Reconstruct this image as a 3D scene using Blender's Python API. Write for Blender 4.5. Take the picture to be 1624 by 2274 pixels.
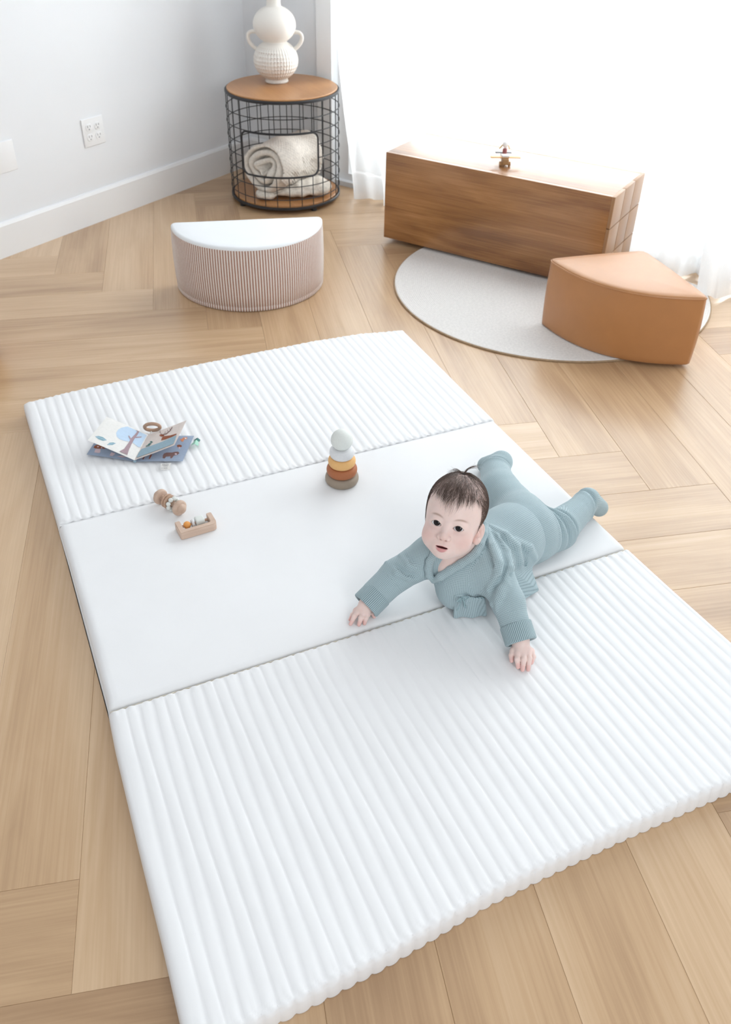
import bpy, bmesh, math, random
import numpy as np
from mathutils import Vector, Matrix

for o in list(bpy.data.objects):
    bpy.data.objects.remove(o, do_unlink=True)
sc = bpy.context.scene
COL = sc.collection
random.seed(7)
RNG = np.random.default_rng(7)

# ------------------------------------------------------------------ camera
cam_d = bpy.data.cameras.new('camera')
cam = bpy.data.objects.new('camera', cam_d)
COL.objects.link(cam)
_r, _u, _f = (Vector((0.9123, -0.4093, 0.0151)), Vector((0.2428, 0.5702, 0.7848)), Vector((0.3299, 0.7123, -0.6196)))
CAM = Vector((-0.0116, -0.5606, 1.3665))
_m = Matrix(((_r.x, _u.x, -_f.x), (_r.y, _u.y, -_f.y), (_r.z, _u.z, -_f.z)))
# the room is laid out along the play mat, then turned by G so that its walls run along the axes
G = Matrix.Rotation(-math.atan2(0.5182, 0.8553), 4, 'Z')
cam.matrix_world = G @ Matrix.Translation(CAM) @ _m.normalized().to_4x4()
cam_d.sensor_fit = 'VERTICAL'
cam_d.sensor_height = 36.0
cam_d.sensor_width = 36.0 * 1624 / 2274
cam_d.lens = 1956.47 / 2274 * 36.0
cam_d.clip_start = 0.05
cam_d.dof.use_dof = True
cam_d.dof.focus_distance = 1.70
cam_d.dof.aperture_fstop = 7.0
sc.camera = cam

# ------------------------------------------------------------------ light
w = bpy.data.worlds.new('daylight')
sc.world = w
w.use_nodes = True
bg = w.node_tree.nodes['Background']
bg.inputs[0].default_value = (0.955, 0.978, 1.0, 1)
bg.inputs[1].default_value = 0.64

# room directions: D runs along the left wall towards the far corner, N along the window wall
A0 = Vector((0.0611, 3.0181, 0))
D = Vector((0.8553, 0.5182, 0)).normalized()
N = Vector((0.5182, -0.8553, 0)).normalized()
BACK = 1.50
CORNER = A0 + D * BACK

def wp(m, d, z=0.0):
    """point m metres along the window wall from the corner, d metres along D from A0"""
    return A0 + D * d + N * m + Vector((0, 0, z))

lamp_d = bpy.data.lights.new('window_daylight', 'AREA')
lamp_d.shape = 'RECTANGLE'
lamp_d.size = 3.3
lamp_d.size_y = 2.1
lamp_d.energy = 310
lamp_d.color = (0.985, 0.99, 1.0)
lamp = bpy.data.objects.new('window_daylight', lamp_d)
COL.objects.link(lamp)
_z = D.copy()                                   # lamp shines along its local -Z = -D
_x = N.copy()
_y = _z.cross(_x)
lamp.matrix_world = G @ Matrix.Translation(wp(2.2, BACK + 0.55, 1.36)) @ Matrix((( _x.x,_y.x,_z.x),(_x.y,_y.y,_z.y),(_x.z,_y.z,_z.z))).to_4x4()

lamp2_d = bpy.data.lights.new('front_window_daylight', 'AREA')
lamp2_d.shape = 'RECTANGLE'; lamp2_d.size = 1.2; lamp2_d.size_y = 1.4
lamp2_d.energy = 42; lamp2_d.color = (0.95, 0.98, 1.0)
lamp2 = bpy.data.objects.new('front_window_daylight', lamp2_d); COL.objects.link(lamp2)
lamp2.matrix_world = G @ Matrix.Translation((0.6, -2.6, 2.0)) @ (Vector((0.75, 0.6, 0.2))-Vector((0.6, -2.6, 2.0))).to_track_quat('-Z', 'Y').to_matrix().to_4x4()

sc.view_settings.view_transform = 'Standard'
sc.view_settings.look = 'None'
sc.view_settings.gamma = 1.0
sc.view_settings.use_curve_mapping = False
sc.view_settings.exposure = 0.0

# ------------------------------------------------------------------ materials
def new_mat(name):
    m = bpy.data.materials.new(name)
    m.use_nodes = True
    nt = m.node_tree
    return m, nt, nt.nodes['Principled BSDF']

def nd(nt, typ, **kw):
    n = nt.nodes.new(typ)
    for k, v in kw.items():
        setattr(n, k, v)
    return n

def plain(name, col, rough=0.6, var=0.0, vscale=8.0, bump=0.0, bscale=200.0, stretch=(1, 1, 1), coat=0.0, spec=0.5, sheen=0.0, metal=0.0):
    m, nt, b = new_mat(name)
    b.inputs['Base Color'].default_value = (*col, 1)
    b.inputs['Roughness'].default_value = rough
    b.inputs['Specular IOR Level'].default_value = spec
    b.inputs['Metallic'].default_value = metal
    if sheen: b.inputs['Sheen Weight'].default_value = sheen
    if coat:
        b.inputs['Coat Weight'].default_value = coat; b.inputs['Coat Roughness'].default_value = 0.38
    tc = nd(nt, 'ShaderNodeTexCoord')
    mp = nd(nt, 'ShaderNodeMapping')
    mp.inputs['Scale'].default_value = stretch
    nt.links.new(tc.outputs['Object'], mp.inputs[0])
    if var:
        nz = nd(nt, 'ShaderNodeTexNoise')
        nz.inputs['Scale'].default_value = vscale
        nz.inputs['Detail'].default_value = 4
        nt.links.new(mp.outputs[0], nz.inputs[0])
        cr = nd(nt, 'ShaderNodeValToRGB')
        cr.color_ramp.elements[0].position = 0.3
        cr.color_ramp.elements[1].position = 0.7
        cr.color_ramp.elements[0].color = (*[c * (1 - var) for c in col], 1)
        cr.color_ramp.elements[1].color = (*[min(1, c * (1 + var)) for c in col], 1)
        nt.links.new(nz.outputs[0], cr.inputs[0])
        nt.links.new(cr.outputs[0], b.inputs['Base Color'])
    if bump:
        n2 = nd(nt, 'ShaderNodeTexNoise')
        n2.inputs['Scale'].default_value = bscale
        n2.inputs['Detail'].default_value = 2
        nt.links.new(mp.outputs[0], n2.inputs[0])
        bp = nd(nt, 'ShaderNodeBump')
        bp.inputs['Strength'].default_value = bump
        bp.inputs['Distance'].default_value = 0.002
        nt.links.new(n2.outputs[0], bp.inputs['Height'])
        nt.links.new(bp.outputs[0], b.inputs['Normal'])
    return m

def wood(name, light, mid, dark, rough=0.4, along='X', scale=1.0, randomise=True, spec=0.5, contrast=1.0, bump=0.15, coat=0.0):
    """long grain along one local axis, offset per object"""
    m, nt, b = new_mat(name)
    tc = nd(nt, 'ShaderNodeTexCoord')
    oi = nd(nt, 'ShaderNodeObjectInfo')
    add = nd(nt, 'ShaderNodeVectorMath', operation='ADD')
    sc_ = nd(nt, 'ShaderNodeVectorMath', operation='SCALE')
    comb = nd(nt, 'ShaderNodeCombineXYZ')
    for i in range(3):
        nt.links.new(oi.outputs['Random'], comb.inputs[i])
    nt.links.new(comb.outputs[0], sc_.inputs[0])
    sc_.inputs['Scale'].default_value = 37.0 if randomise else 0.0
    nt.links.new(tc.outputs['Object'], add.inputs[0])
    nt.links.new(sc_.outputs[0], add.inputs[1])
    st = {'X': (1.1, 9, 9), 'Y': (9, 1.1, 9), 'Z': (9, 9, 1.1)}[along]
    mp = nd(nt, 'ShaderNodeMapping')
    mp.inputs['Scale'].default_value = [s * scale for s in st]
    nt.links.new(add.outputs[0], mp.inputs[0])
    n1 = nd(nt, 'ShaderNodeTexNoise')
    n1.inputs['Scale'].default_value = 1.0
    n1.inputs['Detail'].default_value = 5
    n1.inputs['Roughness'].default_value = 0.55
    n1.inputs['Distortion'].default_value = 1.3
    nt.links.new(mp.outputs[0], n1.inputs[0])
    mp2 = nd(nt, 'ShaderNodeMapping')
    mp2.inputs['Scale'].default_value = [s * scale * (2.6 if s < 2 else 19) for s in st]
    nt.links.new(add.outputs[0], mp2.inputs[0])
    n2 = nd(nt, 'ShaderNodeTexNoise')
    n2.inputs['Scale'].default_value = 1.0
    n2.inputs['Detail'].default_value = 3
    nt.links.new(mp2.outputs[0], n2.inputs[0])
    mx = nd(nt, 'ShaderNodeMix', data_type='FLOAT')
    mx.inputs[0].default_value = 0.36
    nt.links.new(n1.outputs[0], mx.inputs[2])
    nt.links.new(n2.outputs[0], mx.inputs[3])
    mp3 = nd(nt, 'ShaderNodeMapping')
    mp3.inputs['Scale'].default_value = [s * scale * (0.9 if s < 2 else 0.42) for s in st]
    nt.links.new(add.outputs[0], mp3.inputs[0])
    n3 = nd(nt, 'ShaderNodeTexNoise'); n3.inputs['Scale'].default_value = 1.0; n3.inputs['Detail'].default_value = 2; n3.inputs['Distortion'].default_value = 0.8
    nt.links.new(mp3.outputs[0], n3.inputs[0])
    mx3 = nd(nt, 'ShaderNodeMix', data_type='FLOAT'); mx3.inputs[0].default_value = 0.36
    nt.links.new(mx.outputs[0], mx3.inputs[2]); nt.links.new(n3.outputs[0], mx3.inputs[3])
    mx = mx3
    # per object lightness
    rnd = nd(nt, 'ShaderNodeMapRange')
    rnd.inputs['To Min'].default_value = -0.09 if randomise else 0
    rnd.inputs['To Max'].default_value = 0.09 if randomise else 0
    nt.links.new(oi.outputs['Random'], rnd.inputs[0])
    sm_ = nd(nt, 'ShaderNodeMath', operation='ADD')
    nt.links.new(mx.outputs[0], sm_.inputs[0])
    nt.links.new(rnd.outputs[0], sm_.inputs[1])
    cr = nd(nt, 'ShaderNodeValToRGB')
    e = cr.color_ramp.elements
    hw = 0.2 / contrast
    e[0].position = 0.5 - hw; e[0].color = (*dark, 1)
    e[1].position = 0.5 + hw; e[1].color = (*light, 1)
    k = cr.color_ramp.elements.new(0.5); k.color = (*mid, 1)
    nt.links.new(sm_.outputs[0], cr.inputs[0])
    nt.links.new(cr.outputs[0], b.inputs['Base Color'])
    b.inputs['Roughness'].default_value = rough
    b.inputs['Specular IOR Level'].default_value = spec
    b.inputs['Coat Weight'].default_value = coat
    b.inputs['Coat Roughness'].default_value = 0.22
    bp = nd(nt, 'ShaderNodeBump')
    bp.inputs['Strength'].default_value = bump
    bp.inputs['Distance'].default_value = 0.001
    nt.links.new(n2.outputs[0], bp.inputs['Height'])
    nt.links.new(bp.outputs[0], b.inputs['Normal'])
    return m

MT = {}
MT['oak'] = wood('oak_plank', (0.655, 0.467, 0.295), (0.54, 0.357, 0.203), (0.39, 0.24, 0.130), rough=0.36, scale=1.0, coat=0.45, contrast=1.15)
MT['subfloor'] = plain('subfloor', (0.24, 0.15, 0.09), 0.9, var=0.2)
MT['wall'] = plain('painted_wall', (0.80, 0.82, 0.845), 0.75, var=0.012, vscale=2, bump=0.04, bscale=350)
MT['trim'] = plain('trim_paint', (0.84, 0.85, 0.86), 0.4, var=0.008, vscale=3)
MT['plastic'] = plain('white_plastic', (0.86, 0.87, 0.88), 0.3, var=0.005)
MT['slot'] = plain('outlet_slot', (0.25, 0.25, 0.27), 0.6, var=0.02)
MT['glass_frame'] = plain('window_frame_paint', (0.82, 0.83, 0.84), 0.4, var=0.01)

def glass():
    m, nt, b = new_mat('window_glass')
    out = nt.nodes['Material Output']
    tr = nd(nt, 'ShaderNodeBsdfTransparent')
    tr.inputs[0].default_value = (0.97, 0.985, 0.98, 1)
    gl = nd(nt, 'ShaderNodeBsdfGlossy')
    gl.inputs['Roughness'].default_value = 0.02
    fr = nd(nt, 'ShaderNodeFresnel')
    fr.inputs[0].default_value = 1.45
    mx = nd(nt, 'ShaderNodeMixShader')
    nt.links.new(fr.outputs[0], mx.inputs[0])
    nt.links.new(tr.outputs[0], mx.inputs[1])
    nt.links.new(gl.outputs[0], mx.inputs[2])
    nt.links.new(mx.outputs[0], out.inputs[0])
    return m
MT['glass'] = glass()

def sheer():
    m, nt, b = new_mat('sheer_curtain')
    out = nt.nodes['Material Output']
    df = nd(nt, 'ShaderNodeBsdfDiffuse'); df.inputs[0].default_value = (0.93, 0.945, 0.96, 1)
    tl = nd(nt, 'ShaderNodeBsdfTranslucent'); tl.inputs[0].default_value = (0.93, 0.95, 0.97, 1)
    tp = nd(nt, 'ShaderNodeBsdfTransparent'); tp.inputs[0].default_value = (0.97, 0.98, 1.0, 1)
    tc = nd(nt, 'ShaderNodeTexCoord')
    wv = nd(nt, 'ShaderNodeTexNoise'); wv.inputs['Scale'].default_value = 350
    nt.links.new(tc.outputs['Object'], wv.inputs[0])
    mr = nd(nt, 'ShaderNodeMapRange'); mr.inputs['To Min'].default_value = 0.06; mr.inputs['To Max'].default_value = 0.13
    nt.links.new(wv.outputs[0], mr.inputs[0])
    m1 = nd(nt, 'ShaderNodeMixShader'); m1.inputs[0].default_value = 0.5
    nt.links.new(df.outputs[0], m1.inputs[1]); nt.links.new(tl.outputs[0], m1.inputs[2])
    m2 = nd(nt, 'ShaderNodeMixShader')
    nt.links.new(mr.outputs[0], m2.inputs[0])
    nt.links.new(m1.outputs[0], m2.inputs[1]); nt.links.new(tp.outputs[0], m2.inputs[2])
    nt.links.new(m2.outputs[0], out.inputs[0])
    return m
MT['sheer'] = sheer()

# ------------------------------------------------------------------ mesh helpers
class MB:
    def __init__(s):
        s.v = []; s.f = []; s.m = []
    def add(s, verts, faces, mi=0):
        n = len(s.v)
        s.v += [tuple(map(float, p)) for p in verts]
        for f in faces:
            s.f.append(tuple(i + n for i in f)); s.m.append(mi)
        return s
    def box(s, lo, hi, mi=0, bev=0.0):
        x0, y0, z0 = lo; x1, y1, z1 = hi
        if bev <= 0:
            v = [(x0,y0,z0),(x1,y0,z0),(x1,y1,z0),(x0,y1,z0),(x0,y0,z1),(x1,y0,z1),(x1,y1,z1),(x0,y1,z1)]
            return s.add(v, [(3,2,1,0),(4,5,6,7),(0,1,5,4),(1,2,6,5),(2,3,7,6),(3,0,4,7)], mi)
        b = bmesh.new()
        bmesh.ops.create_cube(b, size=1)
        for q in b.verts:
            q.co = Vector(((x0+x1)/2 + q.co.x*(x1-x0), (y0+y1)/2 + q.co.y*(y1-y0), (z0+z1)/2 + q.co.z*(z1-z0)))
        bmesh.ops.bevel(b, geom=b.edges[:], offset=bev, segments=3, affect='EDGES', profile=0.5)
        b.verts.index_update()
        s.add([q.co[:] for q in b.verts], [[q.index for q in f.verts] for f in b.faces], mi)
        b.free()
        return s
    def tube(s, pts, rad, seg=8, mi=0, closed=False, cap=True):
        pts = [Vector(p) for p in pts]
        n = len(pts)
        rads = rad if hasattr(rad, '__len__') else [rad]*n
        tang = []
        for i in range(n):
            if closed: t = pts[(i+1) % n] - pts[i-1]
            else: t = pts[min(i+1, n-1)] - pts[max(i-1, 0)]
            tang.append(t.normalized())
        ref = Vector((0, 0, 1)) if abs(tang[0].z) < 0.9 else Vector((1, 0, 0))
        x = tang[0].cross(ref).normalized()
        V = []
        for i in range(n):
            x = (x - tang[i]*x.dot(tang[i])).normalized()
            y = tang[i].cross(x)
            for k in range(seg):
                a = 2*math.pi*k/seg
                V.append(pts[i] + (x*math.cos(a) + y*math.sin(a))*rads[i])
        F = []
        for i in range(n if closed else n-1):
            j = (i+1) % n
            for k in range(seg):
                k2 = (k+1) % seg
                F.append((i*seg+k, i*seg+k2, j*seg+k2, j*seg+k))
        if not closed and cap:
            F.append(tuple(range(seg))[::-1]); F.append(tuple((n-1)*seg+k for k in range(seg)))
        return s.add(V, F, mi)
    def lathe(s, prof, seg=48, mi=0, c=(0, 0, 0), a0=0.0, a1=2*math.pi):
        full = abs(a1-a0-2*math.pi) < 1e-6
        n = seg if full else seg+1
        V = []
        for r, z in prof:
            for k in range(n):
                a = a0 + (a1-a0)*k/seg
                V.append((c[0]+r*math.cos(a), c[1]+r*math.sin(a), c[2]+z))
        F = []
        for i in range(len(prof)-1):
            for k in range(seg):
                k2 = (k+1) % n if full else k+1
                F.append((i*n+k, i*n+k2, (i+1)*n+k2, (i+1)*n+k))
        return s.add(V, F, mi)
    def ball(s, c, r, seg=20, rings=12, mi=0, sq=(1, 1, 1)):
        b = bmesh.new()
        bmesh.ops.create_uvsphere(b, u_segments=seg, v_segments=rings, radius=1)
        b.verts.index_update()
        s.add([(c[0]+q.co.x*r*sq[0], c[1]+q.co.y*r*sq[1], c[2]+q.co.z*r*sq[2]) for q in b.verts], [[q.index for q in f.verts] for f in b.faces], mi)
        b.free()
        return s
    def prism(s, poly, z0, z1, mi=0, bev=0.0, bseg=3):
        """vertical prism over a counter-clockwise polygon with rounded top and bottom rims"""
        n = len(poly)
        P = [Vector((p[0], p[1], 0)) for p in poly]
        def inset(dist):
            out = []
            for i in range(n):
                a, b_, c = P[i-1], P[i], P[(i+1) % n]
                e1 = (b_-a).normalized(); e2 = (c-b_).normalized()
                n1 = Vector((-e1.y, e1.x, 0)); n2 = Vector((-e2.y, e2.x, 0))
                h = (n1+n2); h = h.normalized() if h.length > 1e-6 else n1
                out.append(b_ + h*dist/max(0.35, h.dot(n1)))
            return out
        rings = []
        if bev > 0:
            for k in range(bseg+1):
                t = math.pi/2*k/bseg
                rings.append((bev*(1-math.sin(t)), z0 + bev*(1-math.cos(t))))
            for k in range(bseg+1):
                t = math.pi/2*k/bseg
                rings.append((bev*(1-math.cos(t)), z1 - bev*(1-math.sin(t))))
        else:
            rings = [(0, z0), (0, z1)]
        V = []
        for ins, z in rings:
            for p in inset(ins): V.append((p.x, p.y, z))
        F = []
        for i in range(len(rings)-1):
            for k in range(n):
                F.append((i*n+k, i*n+(k+1) % n, (i+1)*n+(k+1) % n, (i+1)*n+k))
        F.append(tuple(range(n))[::-1])
        F.append(tuple((len(rings)-1)*n+k for k in range(n)))
        return s.add(V, F, mi)
    def xf(s, M, start=0):
        for i in range(start, len(s.v)):
            s.v[i] = tuple(M @ Vector(s.v[i]))
        return s
    def build(s, name, mats, parent=None, smooth=True, angle=40):
        me = bpy.data.meshes.new(name)
        me.from_pydata(s.v, [], s.f)
        if not isinstance(mats, (list, tuple)): mats = [mats]
        for m in mats: me.materials.append(MT[m] if isinstance(m, str) else m)
        me.polygons.foreach_set('material_index', s.m)
        if smooth:
            me.polygons.foreach_set('use_smooth', [True]*len(s.f))
        me.update()
        if smooth and angle < 180:
            me.set_sharp_from_angle(angle=math.radians(angle))
        o = bpy.data.objects.new(name, me)
        COL.objects.link(o)
        if parent is not None: o.parent = parent
        return o

def thing(name, label, cat, loc=(0, 0, 0), rz=0.0, group=None):
    o = bpy.data.objects.new(name, None)
    o.empty_display_size = 0.05
    COL.objects.link(o)
    o.location = loc; o.rotation_euler = (0, 0, rz)
    o['label'] = label; o['category'] = cat
    if group: o['group'] = group
    return o
def tag(o, label, cat, group=None):
    o['label'] = label; o['category'] = cat
    if group: o['group'] = group
    return o
def structure(o):
    o['kind'] = 'structure'
    return o
def place(o, loc, M3=None):
    o.matrix_world = Matrix.Translation(Vector(loc)) @ (M3.to_4x4() if M3 else Matrix.Identity(4))
    return o

# ================================================================== ROOM SHELL
WALLM = Matrix(((N.x, D.x, 0, A0.x), (N.y, D.y, 0, A0.y), (0, 0, 1, 0), (0, 0, 0, 1)))
def oriented(name, lo, hi, mat, parent=None):
    """box in wall coordinates: (m along N, d along D, z)"""
    o = MB().box(lo, hi).build(name, mat, parent, smooth=False)
    o.matrix_world = WALLM
    return o

# left wall plane is m = 0, back (window) wall plane is d = BACK
structure(oriented('wall_left', (-0.12, -3.0, -0.01), (0.0, BACK + 0.12, 2.6), 'wall'))
WIN0, WIN1, WZ0, WZ1 = 0.51, 4.1, 0.02, 2.35
mb = MB()
for lo, hi in [((0.0, BACK, -0.01), (WIN0, BACK+0.12, 2.6)), ((WIN1, BACK, -0.01), (5.2, BACK+0.12, 2.6)),
               ((WIN0, BACK, WZ1), (WIN1, BACK+0.12, 2.6)), ((WIN0, BACK, -0.01), (WIN1, BACK+0.12, WZ0))]:
    mb.box(lo, hi)
structure(mb.build('wall_back', 'wall', smooth=False)).matrix_world = WALLM

def bb_profile(length, start, axis_m):
    h, t = 0.128, 0.014
    prof = [(0, 0), (t, 0), (t, h-0.012), (t-0.004, h-0.004), (t-0.008, h), (0, h)]
    mb = MB(); n = len(prof)
    for k, s_ in enumerate((start, length)):
        for o_, z in prof:
            mb.v.append((s_, BACK-o_, z) if axis_m else (o_, s_, z))
    for i in range(n):
        j = (i+1) % n
        f = (i, j, n+j, n+i)
        mb.f.append(f); mb.m.append(0)
    mb.f.append(tuple(range(n))); mb.m.append(0); mb.f.append(tuple(range(2*n-1, n-1, -1))); mb.m.append(0)
    return mb
structure(bb_profile(BACK, -3.0, False).build('baseboard_left', 'trim', smooth=False)).matrix_world = WALLM
structure(bb_profile(0.43, 0.014, True).build('baseboard_back', 'trim', smooth=False)).matrix_world = WALLM
structure(oriented('trim_1', (0.43, BACK-0.018, 0.0), (0.51, BACK-0.0005, 2.43), 'trim'))

win = structure(bpy.data.objects.new('window_1', None)); COL.objects.link(win)
for lo, hi in [((WIN0, BACK+0.03, WZ0), (WIN0+0.06, BACK+0.09, WZ1)), ((WIN1-0.06, BACK+0.03, WZ0), (WIN1, BACK+0.09, WZ1)),
               ((WIN0+0.06, BACK+0.03, WZ0), (WIN1-0.06, BACK+0.09, WZ0+0.03)), ((WIN0+0.06, BACK+0.03, WZ1-0.07), (WIN1-0.06, BACK+0.09, WZ1)),
               ((2.27, BACK+0.03, WZ0+0.03), (2.34, BACK+0.09, WZ1-0.07))]:
    oriented('window_frame', lo, hi, 'glass_frame', win)
for a_, b_ in ((WIN0+0.06, 2.27), (2.34, WIN1-0.06)):
    oriented('pane', (a_, BACK+0.055, WZ0+0.03), (b_, BACK+0.061, WZ1-0.07), 'glass', win)

# ------------------------------------------------------------------ herringbone floor
FM, FD = 4.4, -2.7
floor = MB().add([tuple(wp(m_, d_, z_)) for z_ in (-0.03, -0.007) for m_, d_ in ((0, BACK), (0, FD), (FM, FD), (FM, BACK))],
                 [(0, 1, 2, 3), (7, 6, 5, 4), (0, 4, 5, 1), (1, 5, 6, 2), (2, 6, 7, 3), (3, 7, 4, 0)]).build('floor', 'subfloor', smooth=False)
structure(floor)
FA = math.radians(-13.6)
U2 = Vector((math.cos(FA), math.sin(FA), 0)); V2 = Vector((-math.sin(FA), math.cos(FA), 0))
PW, PL = 0.182, 1.205
def clip(poly, p0, nrm):
    out = []
    for i in range(len(poly)):
        a, b_ = poly[i], poly[(i+1) % len(poly)]
        da, db = (a-p0).dot(nrm), (b_-p0).dot(nrm)
        if da >= 0: out.append(a)
        if da*db < 0: out.append(a + (b_-a)*(da/(da-db)))
    return out
def plank(u0, v0, along_u):
    L, W_ = PL-0.0003, PW-0.0003
    u1, v1 = (u0+L, v0+W_) if along_u else (u0+W_, v0+L)
    poly = [U2*a + V2*b_ for a, b_ in ((u0, v0), (u1, v0), (u1, v1), (u0, v1))]
    poly = clip(poly, wp(0.003, 0), N)
    for p0, nr in ((wp(0, BACK-0.003), -D), (wp(FM, 0), -N), (wp(0, FD), D)):
        if len(poly) >= 3: poly = clip(poly, p0, nr)
    if len(poly) < 3: return
    area = abs(sum(poly[i].x*poly[(i+1) % len(poly)].y-poly[(i+1) % len(poly)].x*poly[i].y for i in range(len(poly))))/2
    if area < 4e-4: return
    cen = sum(poly, Vector())/len(poly)
    ang = FA if along_u else FA + math.pi/2
    Ri = Matrix.Rotation(-ang, 4, 'Z')
    loc = [Ri @ (p-cen) for p in poly]
    mb = MB().prism([(p.x, p.y) for p in loc], -0.0065, 0.0, bev=0.0006, bseg=1)
    o = mb.build('plank', 'oak', floor, smooth=False)
    o.location = (cen.x, cen.y, 0); o.rotation_euler = (0, 0, ang)
for k in range(-3, 4):
    for i in range(-26, 27):
        ue = 1.026 + PW*i + PL*k
        vt = 1.483 - PW*i + PL*k
        plank(ue-PL, vt-PW, True)
        plank(ue, vt-PW, False)

# ------------------------------------------------------------------ curtains
def curtain(name, m0, m1, seed, label, d_of, flare):
    rng = np.random.default_rng(seed)
    nm, nz = int((m1-m0)/0.010), 70
    zs = np.concatenate([np.linspace(0.006, 0.12, 16), np.linspace(0.14, 2.42, nz-16)])
    s = np.linspace(0, 1, nm)
    nf = (m1-m0)/0.17
    ph = rng.uniform(0, 6.28, 6)
    warp = s + 0.016*np.sin(2*np.pi*s*3+ph[0]) + 0.009*np.sin(2*np.pi*s*7+ph[1])
    V = []
    for z in zs:
        low = math.exp(-z/0.10)*(1 - 0.95*np.clip(np.minimum((m0+(m1-m0)*s-0.85)/0.15, (2.20-(m0+(m1-m0)*s))/0.12), 0, 1))
        amp = 0.020 + 0.012*math.exp(-z/0.5)
        m = m0 + (m1-m0)*s + flare(z)*(1-s)
        w1 = np.sin(2*np.pi*nf*warp + 0.5*np.sin(z*1.6+ph[2]))
        w2 = np.sin(2*np.pi*nf*2.3*warp + ph[3] + z*1.2)
        amp_s = 0.55 + 0.45*np.sin(2*np.pi*s*2.3+ph[4])
        d = d_of(s, z) - amp*amp_s*w1 - 0.006*w2 - low*(0.030+0.022*w2*amp_s)
        zz = z + low*0.004*(1+w2)
        for a, b_, c in zip(m, d, np.broadcast_to(zz, (nm,))):
            V.append((a, b_, c))
    F = [(i*nm+j, i*nm+j+1, (i+1)*nm+j+1, (i+1)*nm+j) for i in range(len(zs)-1) for j in range(nm-1)]
    o = MB().add(V, F).build(name, 'sheer', smooth=True, angle=180)
    o.matrix_world = WALLM
    tag(o, label, 'curtain')
    return o
curtain('curtain', 0.56, 2.36, 3, 'white sheer curtain hanging behind the wooden bench and beside the wire table', lambda s, z: 1.425 + 0.04*np.clip((s-0.12)/0.1, 0, 1), lambda z: 0.16*math.exp(-z/0.45))
curtain('curtain', 2.27, 4.0, 11, 'white sheer curtain at the right edge with its hem pooling beside the round rug', lambda s, z: 1.385 - 0.02*s - 0.050*math.exp(-z/0.25), lambda z: 0.05*math.exp(-z/0.15))

# ------------------------------------------------------------------ wall plates
def wall_frame(s_along, z):
    """object matrix: local x along D (to the right), y out of the left wall, z up"""
    p = wp(0.0, s_along, z)
    M = Matrix(((D.x, -N.x, 0), (D.y, -N.y, 0), (0, 0, 1)))   # x=D, y=-N, z
    return Matrix.Translation(p) @ M.to_4x4()
ol = thing('outlet_plate', 'white wall plate with four power sockets on the left wall', 'socket')
ol.matrix_world = wall_frame((Vector((0.530, 3.303, 0))-A0).dot(D), 0.352)
def wplate(w_, h_):
    mb = MB().prism([(-w_/2, -h_/2), (w_/2, -h_/2), (w_/2, h_/2), (-w_/2, h_/2)], 0.0, 0.006, bev=0.0025)
    mb.v = [(x, -z, y) for x, y, z in mb.v]
    return mb
wplate(0.108, 0.106).build('cover', 'plastic', ol)
for sx in (-0.022, 0.022):
    for sz in (-0.019, 0.019):
        mb = MB()
        poly = []
        for k in range(28):
            a = 2*math.pi*k/28
            poly.append((0.0165*math.cos(a), max(-0.0135, min(0.0135, 0.0165*math.sin(a)))))
        mb.prism(poly, 0.005, 0.0078, bev=0.0008)
        mb.v = [(sx+x, -z, sz+y) for x, y, z in mb.v]
        r = mb.build('receptacle', 'plastic', ol)
        mb = MB()
        mb.box((sx-0.0075, -0.0084, sz+0.0005), (sx-0.0055, -0.0070, sz+0.0085)); mb.box((sx+0.0055, -0.0084, sz+0.0010), (sx+0.0075, -0.0070, sz+0.0080))
        mb.tube([(sx, -0.0070, sz-0.0065), (sx, -0.0084, sz-0.0065)], 0.0026, 10)
        mb.build('slots', 'slot', r, smooth=False)
mb = MB().tube([(0, -0.0055, 0), (0, -0.0068, 0)], 0.003, 12)
bl = thing('blank_plate', 'blank white wall plate at the left edge of the photo', 'wall plate')
bl.matrix_world = wall_frame((Vector((0.166, 3.081, 0))-A0).dot(D), 0.352)
wplate(0.086, 0.108).build('cover', 'plastic', bl)
for sz in (-0.042, 0.042):
    MB().tube([(0.026, -0.0055, sz), (0.026, -0.0068, sz)], 0.0022, 10).build('screw', 'trim', bl)
# ================================================================== OBJECTS
T = 0.045                       # mat thickness
MT['mat_fabric'] = plain('mat_fabric', (0.84, 0.845, 0.855), 0.7, var=0.008, vscale=12, bump=0.05, bscale=900, spec=0.25)
MT['mat_binding'] = plain('mat_binding', (0.66, 0.60, 0.50), 0.8, var=0.1, vscale=60, spec=0.2)
MT['stitch'] = plain('stitch_thread', (0.80, 0.80, 0.80), 0.8, var=0.05)

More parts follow.
